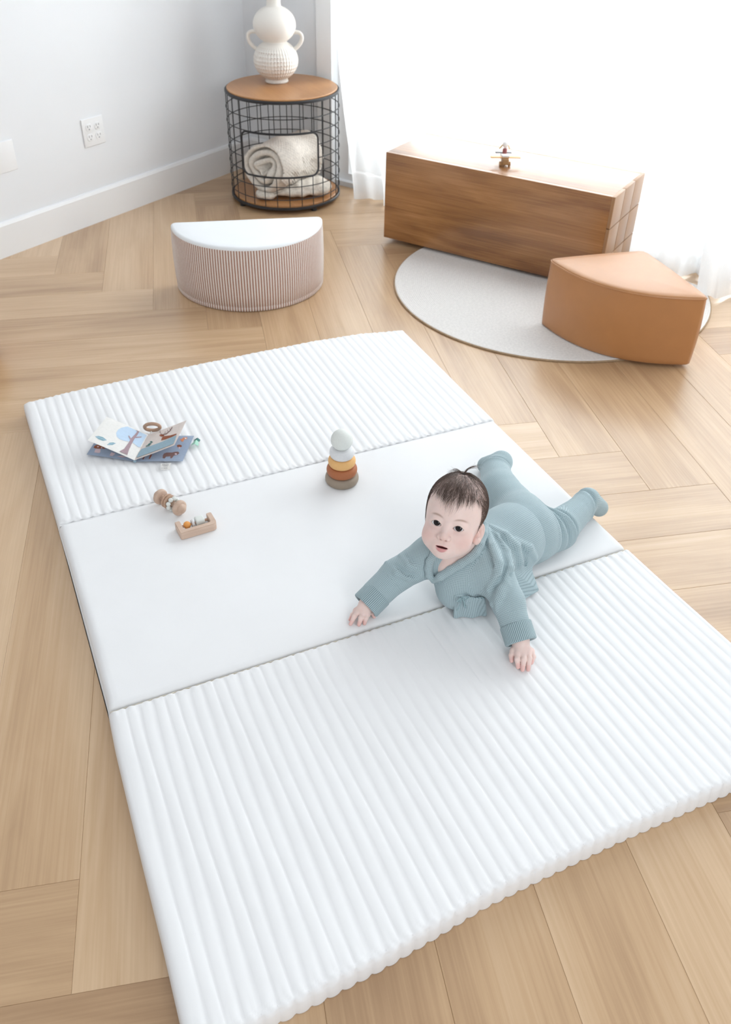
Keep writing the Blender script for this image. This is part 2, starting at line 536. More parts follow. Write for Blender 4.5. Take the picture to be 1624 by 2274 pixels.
# ------------------------------------------------------------------ folding play mat
_fx = np.array([0, .129, .26, .466, .683, .911, 1.063, 1.205]); _fy = np.array([1.801, 1.817, 1.823, 1.832, 1.838, 1.840, 1.829, 1.798])
_ly = np.array([-.03, .012, .161, .328, .522, .593, .633, .77, 1.06, 1.203, 1.8]); _lx = np.array([-.016, -.016, -.011, -.008, -.003, .001, .004, .005, .005, .004, .001])
_ry = np.array([0., .276, .441, .605, .836, 1.2, 1.8]); _rx = np.array([1.222, 1.213, 1.205, 1.200, 1.199, 1.199, 1.205])
_nx = np.array([0., .079, .171, .289, .384, .468, .571, .736, .971, 1.22]); _ny = np.array([-.030, -.029, -.026, -.019, -.009, .001, .005, .009, .008, .004])
def mat_edges(x, y):
    """map the ideal rectangle to the slightly bowed outline of the real mat"""
    lx = np.interp(y, _ly, _lx); rx = np.interp(y, _ry, _rx)
    X = lx + (rx-lx)*x/1.2
    ty = np.clip((y-1.2)/0.6, 0, 1)
    Y = y + ty*(np.interp(X, _fx, _fy)-1.8)
    tn = np.clip((0.6-y)/0.6, 0, 1)
    Y = Y + tn*np.interp(X, _nx, _ny)
    return X, Y
PITCH = 0.0240
def mat_panel(name, y0, y1, quilt, parent, rr=0.014, r_near=None, r_far=None):
    r_near = r_near or rr; r_far = r_far or rr
    nsub = 8 if quilt else 2
    nx = int(round(1.2/PITCH))*nsub
    xs = np.linspace(0, 1.2, nx+1)
    def rnd(c0, c1, coords, ra, rb):
        # border profile: (offset from edge, drop) for side wall + rounding
        a = [(0.0, T-0.0010), (-0.0015, T*0.62), (-0.001, T*0.45)]
        lo = [(-0.0005+0, d) for d in ()]
        out = []
        for o_, dz in a: out.append((c0+o_, dz))
        for t in np.linspace(0, math.pi/2, 6): out.append((c0+ra*(1-math.cos(t)), ra*(1-math.sin(t))))
        for c in coords: 
            if c0+ra*1.02 < c < c1-rb*1.02: out.append((c, 0.0))
        for t in np.linspace(math.pi/2, 0, 6): out.append((c1-rb*(1-math.cos(t)), rb*(1-math.sin(t))))
        for o_, dz in a[::-1]: out.append((c1-o_, dz))
        return np.array(out)
    xo = rnd(0, 1.2, xs, rr, rr)
    yo = rnd(y0, y1, np.linspace(y0, y1, 34), r_near, r_far)
    GX, GY = np.meshgrid(xo[:, 0], yo[:, 0], indexing='ij')
    dx, dy = np.meshgrid(xo[:, 1], yo[:, 1], indexing='ij')
    drop = np.where((dx > 0) & (dy > 0), np.sqrt(dx*dx+dy*dy)*0.92 + 0.08*np.maximum(dx, dy), np.maximum(dx, dy))
    drop = np.minimum(drop, T-0.0010)
    ex = np.clip(np.minimum(GX, 1.2-GX)/0.02, 0, 1)
    if quilt:
        phx = (GX - 0.008)/PITCH
        ridge = np.abs(np.sin(np.pi*phx))**0.42
        groove = (1-ridge)*0.0030*ex
        Z = T - drop - groove*(drop < 0.012)
        # on the end faces the ridges puff outwards instead
        side = (dy > 0.004)
        sgn = np.where(GY < (y0+y1)/2, 1.0, -1.0)
        GY = GY + side*sgn*groove*2.0
        Z = Z + 0.0007*np.sin(GX*37+GY*11)*(drop < 0.002)
        wob = 0.0016*np.sin(GY*16+np.floor(phx)*1.7)*ex*(drop < 0.01)
        GX = GX + wob
        # wrinkle near both sewn ends
        endw = np.exp(-np.minimum(GY-y0, y1-GY)/0.018)
        Z = Z + endw*0.0012*np.sin(GX*410+GY*260)*(drop < 0.012)
    else:
        Z = T - drop + (drop < 0.002)*(-0.0012 + 0.0011*np.sin(GX*6+0.5)*np.sin(GY*9) + 0.0005*np.sin(GX*21+GY*17))
    X, Y = mat_edges(GX, GY)
    n0, n1 = X.shape
    V = np.stack([X, Y, Z], -1).reshape(-1, 3)
    F = [(i*n1+j, (i+1)*n1+j, (i+1)*n1+j+1, i*n1+j+1) for i in range(n0-1) for j in range(n1-1)]
    mb = MB().add(V, F)
    bot = [tuple(X_) for i in range(n0) for X_ in (V[i*n1]+[0, 0, -0.0005], V[i*n1+n1-1]+[0, 0, -0.0005])]
    mb.add(bot, [(2*i, 2*i+1, 2*i+3, 2*i+2) for i in range(n0-1)])
    return mb.build(name, 'mat_fabric', parent, smooth=True, angle=180)
playmat = thing('play_mat', 'large white tri-fold play mat with two quilted panels lying on the wooden floor', 'play mat')
p_near = mat_panel('panel', 0.0, 0.598, True, playmat, rr=0.013, r_far=0.008)
p_mid = mat_panel('panel', 0.602, 1.199, False, playmat, rr=0.020, r_near=0.024, r_far=0.010)
p_far = mat_panel('panel', 1.2025, 1.8, True, playmat, rr=0.013, r_near=0.007)
p_mid['label'] = 'smooth plain middle panel'
p_near['label'] = 'ribbed quilted panel nearest the camera'
p_far['label'] = 'ribbed quilted panel farthest from the camera'
def seam(y, zc, mat, r):
    pts = []
    for x in np.linspace(0.004, 1.196, 160):
        X, Y = mat_edges(np.array(x), np.array(y))
        pts.append((float(X), float(Y), zc + 0.0006*math.sin(x/PITCH*2*math.pi)))
    return MB().tube(pts, r, 6).build('seam', mat, playmat)
seam(0.600, T-0.0085, 'mat_binding', 0.0017)
seam(1.2008, T-0.0075, 'mat_fabric', 0.0020)
# sewing thread lying in the grooves
mb = MB()
for (ya, yb) in ((0.006, 0.590), (1.212, 1.792)):
    for k in range(50):
        x0 = 0.008 + PITCH*k
        if not 0.02 < x0 < 1.18: continue
        ys = np.arange(ya, yb, 0.0052)
        for y in ys:
            if ya > 1 and int(y/0.0052) % 2: continue
            ph = (x0-0.008)/PITCH
            xx = np.array([x0, x0]) + 0.0016*np.sin(np.array([y, y+0.0030])*16+math.floor(ph+0.01)*1.7)
            X, Y = mat_edges(xx, np.array([y, y+0.0030]))
            z = T-0.0031+0.0002
            w_ = 0.00045
            n = len(mb.v)
            mb.v += [(X[0]-w_, Y[0], z), (X[0]+w_, Y[0], z), (X[1]+w_, Y[1], z), (X[1]-w_, Y[1], z), (X[0], (Y[0]+Y[1])/2, z+0.0007)]
            mb.f += [(n, n+1, n+4), (n+1, n+2, n+4), (n+2, n+3, n+4), (n+3, n, n+4)]; mb.m += [0]*4
o = mb.build('stitching', 'stitch', playmat, smooth=False)
o['kind'] = 'stuff'

# ------------------------------------------------------------------ round rug
MT['rug'] = plain('braided_cotton', (0.76, 0.735, 0.71), 0.9, var=0.06, vscale=120, bump=0.5, bscale=500, spec=0.15)
MT['rug_edge'] = plain('rug_edge', (0.38, 0.27, 0.17), 0.9, var=0.15, vscale=80)
rug = thing('round_rug', 'round off-white coiled rug lying under the wooden bench', 'rug', (1.898, 1.973, 0), math.atan2(0.5182, 0.8553))
R_ = 0.579
mb = MB(); prof = [(R_-0.004, 0.0005)]
mb.tube([(R_*math.cos(a)-0.003*math.cos(a), R_*math.sin(a)-0.003*math.sin(a), 0.0034) for a in np.linspace(0, 2*math.pi, 160, endpoint=False)], 0.0034, 8, closed=True)
def rug_flat(mb):
    # the far side is pushed back under the hem of the curtain
    mb.v = [(x if x < 0.33 else 0.33+(x-0.33)*0.22, y, z) for x, y, z in mb.v]
    return mb
rug_flat(mb).build('border', 'rug_edge', rug)
ncoil = 78; prof = []
rs_ = np.linspace(R_-0.006, 0.004, ncoil*4+1)
for i, r0 in enumerate(rs_):
    prof.append((r0, 0.0070 + 0.0014*abs(math.sin(math.pi*i/4))))
prof = [(R_-0.003, 0.001), (R_-0.003, 0.006)] + prof + [(0.0001, 0.007)]
rug_flat(MB().lathe(prof, 144)).build('coil', 'rug', rug, angle=180)

# ------------------------------------------------------------------ wooden bench / toy chest
MT['walnut'] = wood('bench_veneer', (0.46, 0.225, 0.080), (0.335, 0.148, 0.046), (0.20, 0.078, 0.022), rough=0.36, along='X', scale=1.3, spec=0.5, contrast=2.0, randomise=False, coat=0.7)
MT['walnut_tile'] = wood('bench_end_tile', (0.40, 0.225, 0.11), (0.34, 0.18, 0.082), (0.28, 0.14, 0.06), rough=0.36, along='Z', scale=1.3, spec=0.5, contrast=0.7)
MT['dark_gap'] = plain('dark_gap', (0.045, 0.03, 0.02), 0.8, var=0.1)
BL_, BW_, BH_ = 0.916, 0.326, 0.334
ba = math.radians(-56.0)
bench = thing('wooden_bench', 'long walnut brown box bench in front of the white curtain', 'bench', (1.516, 2.613, 0.02), ba)
def mit(name, mat, verts, faces):
    return MB().add(verts, faces).build(name, mat, bench, smooth=False)
th = 0.018; g = 0.0006
MB().box((0, 0, 0), (BL_-0.012, th, BH_-0.0), bev=0.0012).build('front_panel', 'walnut', bench)
MB().box((0, BW_-th, 0), (BL_-0.012, BW_, BH_), bev=0.0012).build('back_panel', 'walnut', bench)
MB().box((0.0, th+g, 0), (th, BW_-th-g, BH_-th-g), bev=0.0012).build('side_panel', 'walnut', bench)
MB().box((0, th+g, BH_-th), (BL_-0.012, BW_-th-g, BH_), bev=0.0012).build('top_panel', 'walnut', bench)
MB().box((th+g, th+g, 0.0), (BL_-0.016, BW_-th-g, 0.015)).build('bottom_panel', 'walnut', bench, smooth=False)
MB().box((BL_-0.016, th+g, 0.015), (BL_-0.0120, BW_-th-g, BH_-th-g)).build('end_backing', 'dark_gap', bench, smooth=False)
for i in range(3):
    for j in range(3):
        y0, y1 = BW_*i/3, BW_*(i+1)/3; z0, z1 = BH_*j/3, BH_*(j+1)/3
        MB().box((BL_-0.0118, y0+0.0018*(i > 0), z0+0.0018*(j > 0)), (BL_, y1-0.0018*(i < 2), z1-0.0018*(j < 2)), bev=0.0005).build('tile', 'walnut_tile', bench)
for fx in (0.10, BL_-0.10):
    for fy in (0.06, BW_-0.06):
        zf = -0.02 if fx < 0.5 else -0.0115
        MB().lathe([(0.0001, zf+0.0002), (0.017, zf+0.0002), (0.018, 0.0), (0.0001, 0.0)], 20, c=(fx, fy, 0)).build('foot', 'dark_gap', bench)

# ------------------------------------------------------------------ half-moon seat
MT['seat_top'] = plain('seat_top_fabric', (0.83, 0.85, 0.87), 0.75, var=0.01, vscale=10, bump=0.1, bscale=600, spec=0.2)
MT['cord_white'] = plain('stripe_cream', (0.74, 0.68, 0.645), 0.8, var=0.04, vscale=300, bump=0.2, bscale=900, spec=0.2)
MT['cord_brown'] = plain('stripe_brown', (0.33, 0.145, 0.085), 0.8, var=0.1, vscale=300, bump=0.2, bscale=900, spec=0.2)
hm = thing('half_moon_seat', 'half round foam seat with white top and brown striped side, left on the floor', 'seat', (0.893, 2.450, 0), math.radians(-15.1))
HR, HH = 0.268, 0.232
def hm_outline(r, n=178, cr=0.016):
    """outline of the half disc: straight back along +y side = 0, arc on the -y side; counter-clockwise"""
    pts = []
    for k in range(n+1):
        a = math.pi + math.pi*k/n
        pts.append((r*math.cos(a), r*math.sin(a)))
    return pts
def half_path(r, off):
    """rounded half-disc path sampled by arc length"""
    raw = []
    rc = 0.020
    a_t = rc/(r-rc)
    ac = math.asin(rc/(r-rc))
    cx_ = (r-rc)*math.cos(ac)
    # arc part from left to right through the front
    for a in np.linspace(math.pi+ac, 2*math.pi-ac, 400): raw.append((r*math.cos(a), r*math.sin(a)))
    for a in np.linspace(-ac, math.pi/2, 24)[1:]: raw.append((cx_+rc*math.cos(a), -rc+rc*math.sin(a)))
    for x in np.linspace(cx_, -cx_, 160)[1:]: raw.append((x, 0.0))
    for a in np.linspace(math.pi/2, math.pi+ac, 24)[1:-1]: raw.append((-cx_+rc*math.cos(a), -rc+rc*math.sin(a)))
    return np.array(raw)
raw = half_path(HR, 0)
seglen = np.r_[0, np.cumsum(np.linalg.norm(np.diff(np.vstack([raw, raw[:1]]), axis=0), axis=1))]
PER = seglen[-1]; nrib = int(round(PER/0.0095)); per_rib = 8
ss = np.linspace(0, PER, nrib*per_rib, endpoint=False)
ring = np.stack([np.interp(ss, seglen, np.r_[raw[:, 0], raw[0, 0]]), np.interp(ss, seglen, np.r_[raw[:, 1], raw[0, 1]])], -1)
tn = np.roll(ring, -1, 0)-np.roll(ring, 1, 0); tn /= np.linalg.norm(tn, axis=1)[:, None]
nrm = np.stack([tn[:, 1], -tn[:, 0]], -1)
phs = (np.arange(len(ss)) % per_rib)/per_rib
cord = np.where(phs < 0.62, np.sin(np.clip(phs/0.62, 0, 1)*np.pi), 0)*0.0014
V = []; levels = [0.001, 0.004, 0.016, 0.018, 0.020, 0.06, 0.12, 0.18, HH-0.016, HH-0.010]
for z in levels:
    bul = 0.004*math.sin(math.pi*z/HH) - (0.002 if abs(z-0.018) < 1e-4 else 0)
    ins = 0.0035 if z < 0.002 else 0
    q = ring + nrm*(cord*(0.6 if z > HH-0.02 else 1)+bul-ins)[:, None]
    V += [(a, b_, z) for a, b_ in q]
n = len(ring); mb = MB(); mb.v = V
for i in range(len(levels)-1):
    for k in range(n):
        mb.f.append((i*n+k, i*n+(k+1) % n, (i+1)*n+(k+1) % n, (i+1)*n+k)); mb.m.append(0 if (k % per_rib) < 5 else 1)
mb.f.append(tuple(range(n))[::-1]); mb.m.append(0)
mb.build('striped_side', ['cord_white', 'cord_brown'], hm, angle=180)
V = []; tops = [(0.000, HH-0.011), (0.0005, HH-0.006), (0.004, HH-0.0015), (0.010, HH), (0.03, HH+0.001), (0.08, HH+0.002)]
sub = ring[::4]; nsub_ = nrm[::4]; n = len(sub)
cen_ = np.array([0, -HR*0.42])
for ins, z in tops:
    if ins <= 0.010: q = sub - nsub_*(ins-0.0012)
    else:
        q = sub - nsub_*0.010; q = q + (cen_-q)*((ins-0.01)/0.115)
    V += [(a, b_, z) for a, b_ in q]
mb = MB(); mb.v = V
for i in range(len(tops)-1):
    for k in range(n): mb.f.append((i*n+k, i*n+(k+1) % n, (i+1)*n+(k+1) % n, (i+1)*n+k)); mb.m.append(0)
mb.f.append(tuple((len(tops)-1)*n+k for k in range(n))); mb.m.append(0)
mb.build('top_cover', 'seat_top', hm, angle=180)

# ------------------------------------------------------------------ caramel quarter-round seat
MT['caramel'] = plain('caramel_leatherette', (0.46, 0.205, 0.070), 0.45, var=0.03, vscale=20, bump=0.12, bscale=450, spec=0.5, coat=0.3, sheen=0.1)
wz = thing('quarter_round_seat', 'caramel brown wedge shaped foam seat standing on the edge of the round rug', 'seat', (1.85, 1.52, 0.0))
O2 = Vector((1.85, 1.52))
Lp, Ap, Rp = Vector((1.692, 1.722))-O2, Vector((2.028, 1.660))-O2, Vector((1.975, 1.281))-O2
ch = Rp-Lp; mid = (Lp+Rp)/2; pn = Vector((-ch.y, ch.x)).normalized()
if pn.dot(Ap-mid) > 0: pn = -pn
sag = 0.098
pts = []
for t in np.linspace(0, 1, 41)[:-1]:
    p = Lp.lerp(Rp, t) + pn*sag*(1-(2*t-1)**2)
    pts.append(p)
for t in np.linspace(0, 1, 16)[:-1]: pts.append(Rp.lerp(Ap, t) + Vector((0.004, 0))*math.sin(math.pi*t))
for t in np.linspace(0, 1, 16)[:-1]: pts.append(Ap.lerp(Lp, t) + Vector((0, 0.004))*math.sin(math.pi*t))
# round the corners slightly
arr = np.array([[p.x, p.y] for p in pts])
for _ in range(1): arr = 0.25*np.roll(arr, 1, 0)+0.5*arr+0.25*np.roll(arr, -1, 0)
if np.sum(arr[:, 0]*np.roll(arr[:, 1], -1)-np.roll(arr[:, 0], -1)*arr[:, 1]) < 0: arr = arr[::-1]
WH = 0.240
nv = len(arr)
tn = np.roll(arr, -1, 0)-np.roll(arr, 1, 0); tn /= np.linalg.norm(tn, axis=1)[:, None]; nr = np.stack([tn[:, 1], -tn[:, 0]], -1)
mb = MB(); zl = [0.0095, 0.014, 0.03, 0.06, 0.10, 0.14, 0.18, 0.215, WH-0.006]
for z in zl:
    b_ = 0.004*math.sin(math.pi*z/WH) - (0.004 if z < 0.01 else 0.0)
    q = arr + nr*(b_ + 0.0016*np.sin(np.arange(nv)*2.1)*(0.5-abs(z/WH-0.5))*np.exp(-((np.arange(nv)-40) % nv)/6.0)*3)[:, None]
    mb.v += [(a, c, z) for a, c in q]
for i in range(len(zl)-1):
    for k in range(nv): mb.f.append((i*nv+k, i*nv+(k+1) % nv, (i+1)*nv+(k+1) % nv, (i+1)*nv+k)); mb.m.append(0)
mb.f.append(tuple(range(nv))[::-1]); mb.m.append(0)
mb.build('side', 'caramel', wz, angle=180)
mb = MB(); cc = arr.mean(0); tl = [(0, WH-0.007), (0.0008, WH-0.003), (0.004, WH), (0.02, WH+0.002), (0.05, WH+0.004), (0.09, WH+0.005)]
for ins, z in tl:
    q = arr-nr*min(ins, 0.004)
    if ins > 0.004: q = q + (cc-q)*(ins/0.14)
    mb.v += [(a, c, z) for a, c in q]
for i in range(len(tl)-1):
    for k in range(nv): mb.f.append((i*nv+k, i*nv+(k+1) % nv, (i+1)*nv+(k+1) % nv, (i+1)*nv+k)); mb.m.append(0)
mb.f.append(tuple((len(tl)-1)*nv+k for k in range(nv))); mb.m.append(0)
mb.build('top', 'caramel', wz, angle=180)
MB().tube([(a+x*0.0006, c+y*0.0006, WH-0.0062) for (a, c), (x, y) in zip(arr, nr)], 0.0022, 6, closed=True).build('piping', 'caramel', wz)

# ------------------------------------------------------------------ wire side table, vase, blankets
MT['black_wire'] = plain('black_metal', (0.022, 0.023, 0.027), 0.45, var=0.1, metal=0.0, spec=0.5)
MT['table_wood'] = wood('table_top_wood', (0.55, 0.29, 0.125), (0.46, 0.225, 0.09), (0.37, 0.165, 0.06), rough=0.32, along='Y', scale=1.5, randomise=False, contrast=0.9)
TC = (1.338, 3.281); TR, TH = 0.240, 0.463
tb = thing('wire_basket_table', 'round black wire side table with a wooden top in the corner', 'table', (TC[0], TC[1], 0), 0)
FR = math.atan2(CAM.y-TC[1], CAM.x-TC[0])          # towards the viewer side of the table
MB().lathe([(0.0001, TH-0.016), (TR-0.010, TH-0.016), (TR-0.006, TH-0.013), (TR-0.004, TH-0.003), (TR-0.007, TH), (0.0001, TH)], 72).build('table_top', 'table_wood', tb)
def hoop(z, r, rad, name, seg=6, a0=None, a1=None):
    if a0 is None:
        return MB().tube([(r*math.cos(a), r*math.sin(a), z) for a in np.linspace(0, 2*math.pi, 72, endpoint=False)], rad, seg, closed=True).build(name, 'black_wire', tb)
    return MB().tube([(r*math.cos(a), r*math.sin(a), z) for a in np.linspace(a0, a1, 60)], rad, seg).build(name, 'black_wire', tb)
MB().lathe([(TR-0.004, TH-0.018), (TR+0.002, TH-0.018), (TR+0.004, TH-0.016), (TR+0.004, TH-0.008), (TR+0.002, TH-0.006), (TR-0.004, TH-0.006), (TR-0.004, TH-0.018)], 72).build('rim', 'black_wire', tb)
MB().lathe([(TR-0.006, 0.016), (TR+0.003, 0.016), (TR+0.005, 0.018), (TR+0.005, 0.026), (TR+0.001, 0.028), (TR-0.006, 0.026), (TR-0.006, 0.016)], 72).build('base_ring', 'black_wire', tb)
MB().lathe([(0.0001, 0.020), (TR-0.007, 0.020), (TR-0.007, 0.031), (TR-0.009, 0.033), (0.0001, 0.033)], 72).build('base_shelf', 'table_wood', tb)
DZ0, DZ1 = 0.155, 0.330
half = 0.175                                          # half width of the door opening (arc length)
da = half/TR
doff = -0.10
nw = 28
for k in range(nw):
    a = FR + 0.06 + 2*math.pi*k/nw
    rel = (a-FR-doff+math.pi) % (2*math.pi)-math.pi
    x, y = TR*math.cos(a), TR*math.sin(a)
    if abs(rel) < da:
        MB().tube([(x, y, 0.030), (x, y, DZ0)], 0.0019, 6).build('upright', 'black_wire', tb)
        MB().tube([(x, y, DZ1), (x, y, TH-0.014)], 0.0019, 6).build('upright', 'black_wire', tb)
    else:
        MB().tube([(x, y, 0.030), (x, y, TH-0.014)], 0.0019, 6).build('upright', 'black_wire', tb)
for k in range(1, 8):
    z = TH-0.02-k*0.0545
    if DZ0-0.01 < z < DZ1+0.004: hoop(z, TR+0.003, 0.0019, 'hoop', a0=FR+doff+da, a1=FR+doff-da+2*math.pi)
    else: hoop(z, TR+0.003, 0.0019, 'hoop')
pts = []
cr = 0.030
def dpt(u, z):
    a = FR+doff+u/TR
    return ((TR+0.001)*math.cos(a), (TR+0.001)*math.sin(a), z)
for (cu, cz, t0) in ((half-cr, DZ1-cr, 0), (-half+cr, DZ1-cr, math.pi/2), (-half+cr, DZ0+cr, math.pi), (half-cr, DZ0+cr, 1.5*math.pi)):
    for t in np.linspace(t0, t0+math.pi/2, 7): pts.append((cu+cr*math.cos(t), cz+cr*math.sin(t)))
full = []
for i in range(len(pts)):
    a, b_ = pts[i], pts[(i+1) % len(pts)]
    nstep = max(1, int(math.dist(a, b_)/0.012))
    for q in range(nstep): full.append((a[0]+(b_[0]-a[0])*q/nstep, a[1]+(b_[1]-a[1])*q/nstep))
MB().tube([dpt(u_, z_) for u_, z_ in full], 0.0042, 8, closed=True).build('door_frame', 'black_wire', tb)
for k in range(4):
    a = FR+0.55+k*math.pi/2
    MB().lathe([(0.0001, 0.0004), (0.012, 0.0004), (0.013, 0.003), (0.012, 0.019), (0.0001, 0.019)], 14, c=((TR-0.012)*math.cos(a), (TR-0.012)*math.sin(a), 0)).build('foot', 'black_wire', tb)

def vase_mat():
    m, nt, b = new_mat('chalk_ceramic')
    tc = nd(nt, 'ShaderNodeTexCoord'); sx = nd(nt, 'ShaderNodeSeparateXYZ')
    nt.links.new(tc.outputs['Object'], sx.inputs[0])
    # broken brownish rings scratched into the lower bulb
    ml = nd(nt, 'ShaderNodeMath', operation='MULTIPLY'); ml.inputs[1].default_value = 2*math.pi/0.0150
    nt.links.new(sx.outputs[2], ml.inputs[0])
    sn = nd(nt, 'ShaderNodeMath', operation='SINE'); nt.links.new(ml.outputs[0], sn.inputs[0])
    at = nd(nt, 'ShaderNodeMath', operation='ARCTAN2'); nt.links.new(sx.outputs[1], at.inputs[0]); nt.links.new(sx.outputs[0], at.inputs[1])
    m2 = nd(nt, 'ShaderNodeMath', operation='MULTIPLY'); m2.inputs[1].default_value = 44; nt.links.new(at.outputs[0], m2.inputs[0])
    s2 = nd(nt, 'ShaderNodeMath', operation='SINE'); nt.links.new(m2.outputs[0], s2.inputs[0])
    nz = nd(nt, 'ShaderNodeTexNoise'); nz.inputs['Scale'].default_value = 14; nt.links.new(tc.outputs['Object'], nz.inputs[0])
    r1 = nd(nt, 'ShaderNodeMapRange'); r1.inputs['From Min'].default_value = 0.72; r1.inputs['From Max'].default_value = 1.0; nt.links.new(sn.outputs[0], r1.inputs[0])
    r2 = nd(nt, 'ShaderNodeMapRange'); r2.inputs['From Min'].default_value = -0.6; r2.inputs['From Max'].default_value = 0.4; nt.links.new(s2.outputs[0], r2.inputs[0])
    r3 = nd(nt, 'ShaderNodeMapRange'); r3.inputs['From Min'].default_value = 0.42; r3.inputs['From Max'].default_value = 0.62; nt.links.new(nz.outputs[0], r3.inputs[0])
    r4 = nd(nt, 'ShaderNodeMapRange'); r4.inputs['From Min'].default_value = 0.145; r4.inputs['From Max'].default_value = 0.125; nt.links.new(sx.outputs[2], r4.inputs[0])
    p = r1.outputs[0]
    for q in (r2, r3, r4):
        mm = nd(nt, 'ShaderNodeMath', operation='MULTIPLY'); nt.links.new(p, mm.inputs[0]); nt.links.new(q.outputs[0], mm.inputs[1]); p = mm.outputs[0]
    mx = nd(nt, 'ShaderNodeMix', data_type='RGBA')
    mx.inputs[6].default_value = (0.80, 0.765, 0.715, 1); mx.inputs[7].default_value = (0.42, 0.30, 0.23, 1)
    nt.links.new(p, mx.inputs[0]); nt.links.new(mx.outputs[2], b.inputs['Base Color'])
    b.inputs['Roughness'].default_value = 0.75
    b.inputs['Specular IOR Level'].default_value = 0.3
    bp = nd(nt, 'ShaderNodeBump'); bp.inputs['Strength'].default_value = 0.5; bp.inputs['Distance'].default_value = 0.002
    ad = nd(nt, 'ShaderNodeMath', operation='ADD'); nt.links.new(sn.outputs[0], ad.inputs[0]); nt.links.new(s2.outputs[0], ad.inputs[1])
    mm = nd(nt, 'ShaderNodeMath', operation='MULTIPLY'); nt.links.new(ad.outputs[0], mm.inputs[0]); nt.links.new(r4.outputs[0], mm.inputs[1])
    nt.links.new(mm.outputs[0], bp.inputs['Height']); nt.links.new(bp.outputs[0], b.inputs['Normal'])
    return m
MT['chalk'] = vase_mat()
VASE_LOC = (1.342, 3.357, TH)
vs = thing('vase', 'white double gourd vase with two small handles standing on the wire table', 'vase', VASE_LOC, math.radians(-24))
prof = [(0.0001, 0.0), (0.047, 0.0), (0.050, 0.004), (0.048, 0.010)]
lo_c, lo_r, lo_h = 0.086, 0.095, 0.078
for t in np.linspace(-1.05, 1.02, 26): prof.append((lo_r*math.cos(t), lo_c + lo_h*math.sin(t)*1.02))
up_c, up_r, up_h = 0.219, 0.089, 0.072
for t in np.linspace(-0.98, 1.20, 28): prof.append((up_r*math.cos(t), up_c + up_h*math.sin(t)))
prof += [(0.030, up_c+up_h*0.965), (0.029, up_c+up_h+0.012), (0.029, up_c+up_h+0.05), (0.031, up_c+up_h+0.075), (0.034, up_c+up_h+0.08), (0.031, up_c+up_h+0.08), (0.026, up_c+up_h+0.05), (0.0001, up_c+up_h+0.02)]
MB().lathe(prof, 64).build('body', 'chalk', vs, angle=60)
for s_ in (-1, 1):
    P0, P1, P2, P3 = Vector((0.080*s_, 0, 0.192)), Vector((0.126*s_, 0, 0.200)), Vector((0.122*s_, 0, 0.150)), Vector((0.080*s_, 0, 0.128))
    pts = [(P0*(1-t)**3 + P1*3*t*(1-t)**2 + P2*3*t*t*(1-t) + P3*t**3) for t in np.linspace(0, 1, 20)]
    MB().tube(pts, 0.0078, 12).build('handle', 'chalk', vs)
# ------------------------------------------------------------------ pouf at the left edge
MT['pouf'] = plain('tan_pouf_leather', (0.52, 0.30, 0.12), 0.5, var=0.06, vscale=15, bump=0.2, bscale=300)
pf = thing('pouf', 'tan brown round pouf just entering the photo at the left edge', 'pouf', (-0.1538, 2.215, 0.0))
prof = [(0.0001, 0.0005), (0.085, 0.0005), (0.105, 0.012)]
for t in np.linspace(-0.75, 0.75, 12): prof.append((0.14*math.cos(t)**0.5, 0.09+0.085*math.sin(t)/math.sin(0.75)*0.9))
prof += [(0.095, 0.176), (0.05, 0.181), (0.0001, 0.182)]
MB().lathe(prof, 48).build('cushion', 'pouf', pf, angle=180)
MB().lathe([(0.138, 0.0865), (0.1425, 0.0885), (0.1425, 0.0915), (0.138, 0.0935)], 48).build('seam', 'pouf', pf, angle=180)

# ------------------------------------------------------------------ stacking toy
def silicone(n, c): return plain(n, c, 0.55, var=0.02, vscale=200, bump=0.05, bscale=900, spec=0.3)
MT['s_taupe'] = silicone('taupe_silicone', (0.33, 0.265, 0.205))
MT['s_rust'] = silicone('rust_silicone', (0.42, 0.150, 0.065))
MT['s_apricot'] = silicone('apricot_silicone', (0.80, 0.47, 0.19))
MT['s_grey'] = silicone('pale_grey_silicone', (0.72, 0.725, 0.74))
MT['s_mint'] = silicone('pale_mint_silicone', (0.74, 0.765, 0.735))
st = thing('stacking_toy', 'silicone stacking toy of taupe, rust, apricot and white rings on the mat', 'toy', (0.689, 1.098, T-0.0012))
def disc(r, z0, z1, name, mat, k=0.60):
    h = z1-z0; prof = [(0.0001, z0)]
    prof.append((r-h*k*0.55, z0))
    for t in np.linspace(-1.35, 1.35, 13):
        prof.append((r-h*k*0.62+h*k*0.62*math.cos(t), (z0+z1)/2+h/2*math.sin(t)/math.sin(1.35)))
    prof.append((0.0001, z1))
    MB().lathe(prof, 48).build(name, mat, st, angle=180)
disc(0.0425, 0.0, 0.0255, 'ring', 's_taupe'); disc(0.0386, 0.0257, 0.0510, 'ring', 's_rust')
disc(0.0345, 0.0512, 0.0765, 'ring', 's_apricot'); disc(0.0312, 0.0767, 0.1020, 'ring', 's_grey')
MB().ball((0, 0, 0.1255), 0.0272, 32, 20).build('ball', 's_mint', st, angle=180)

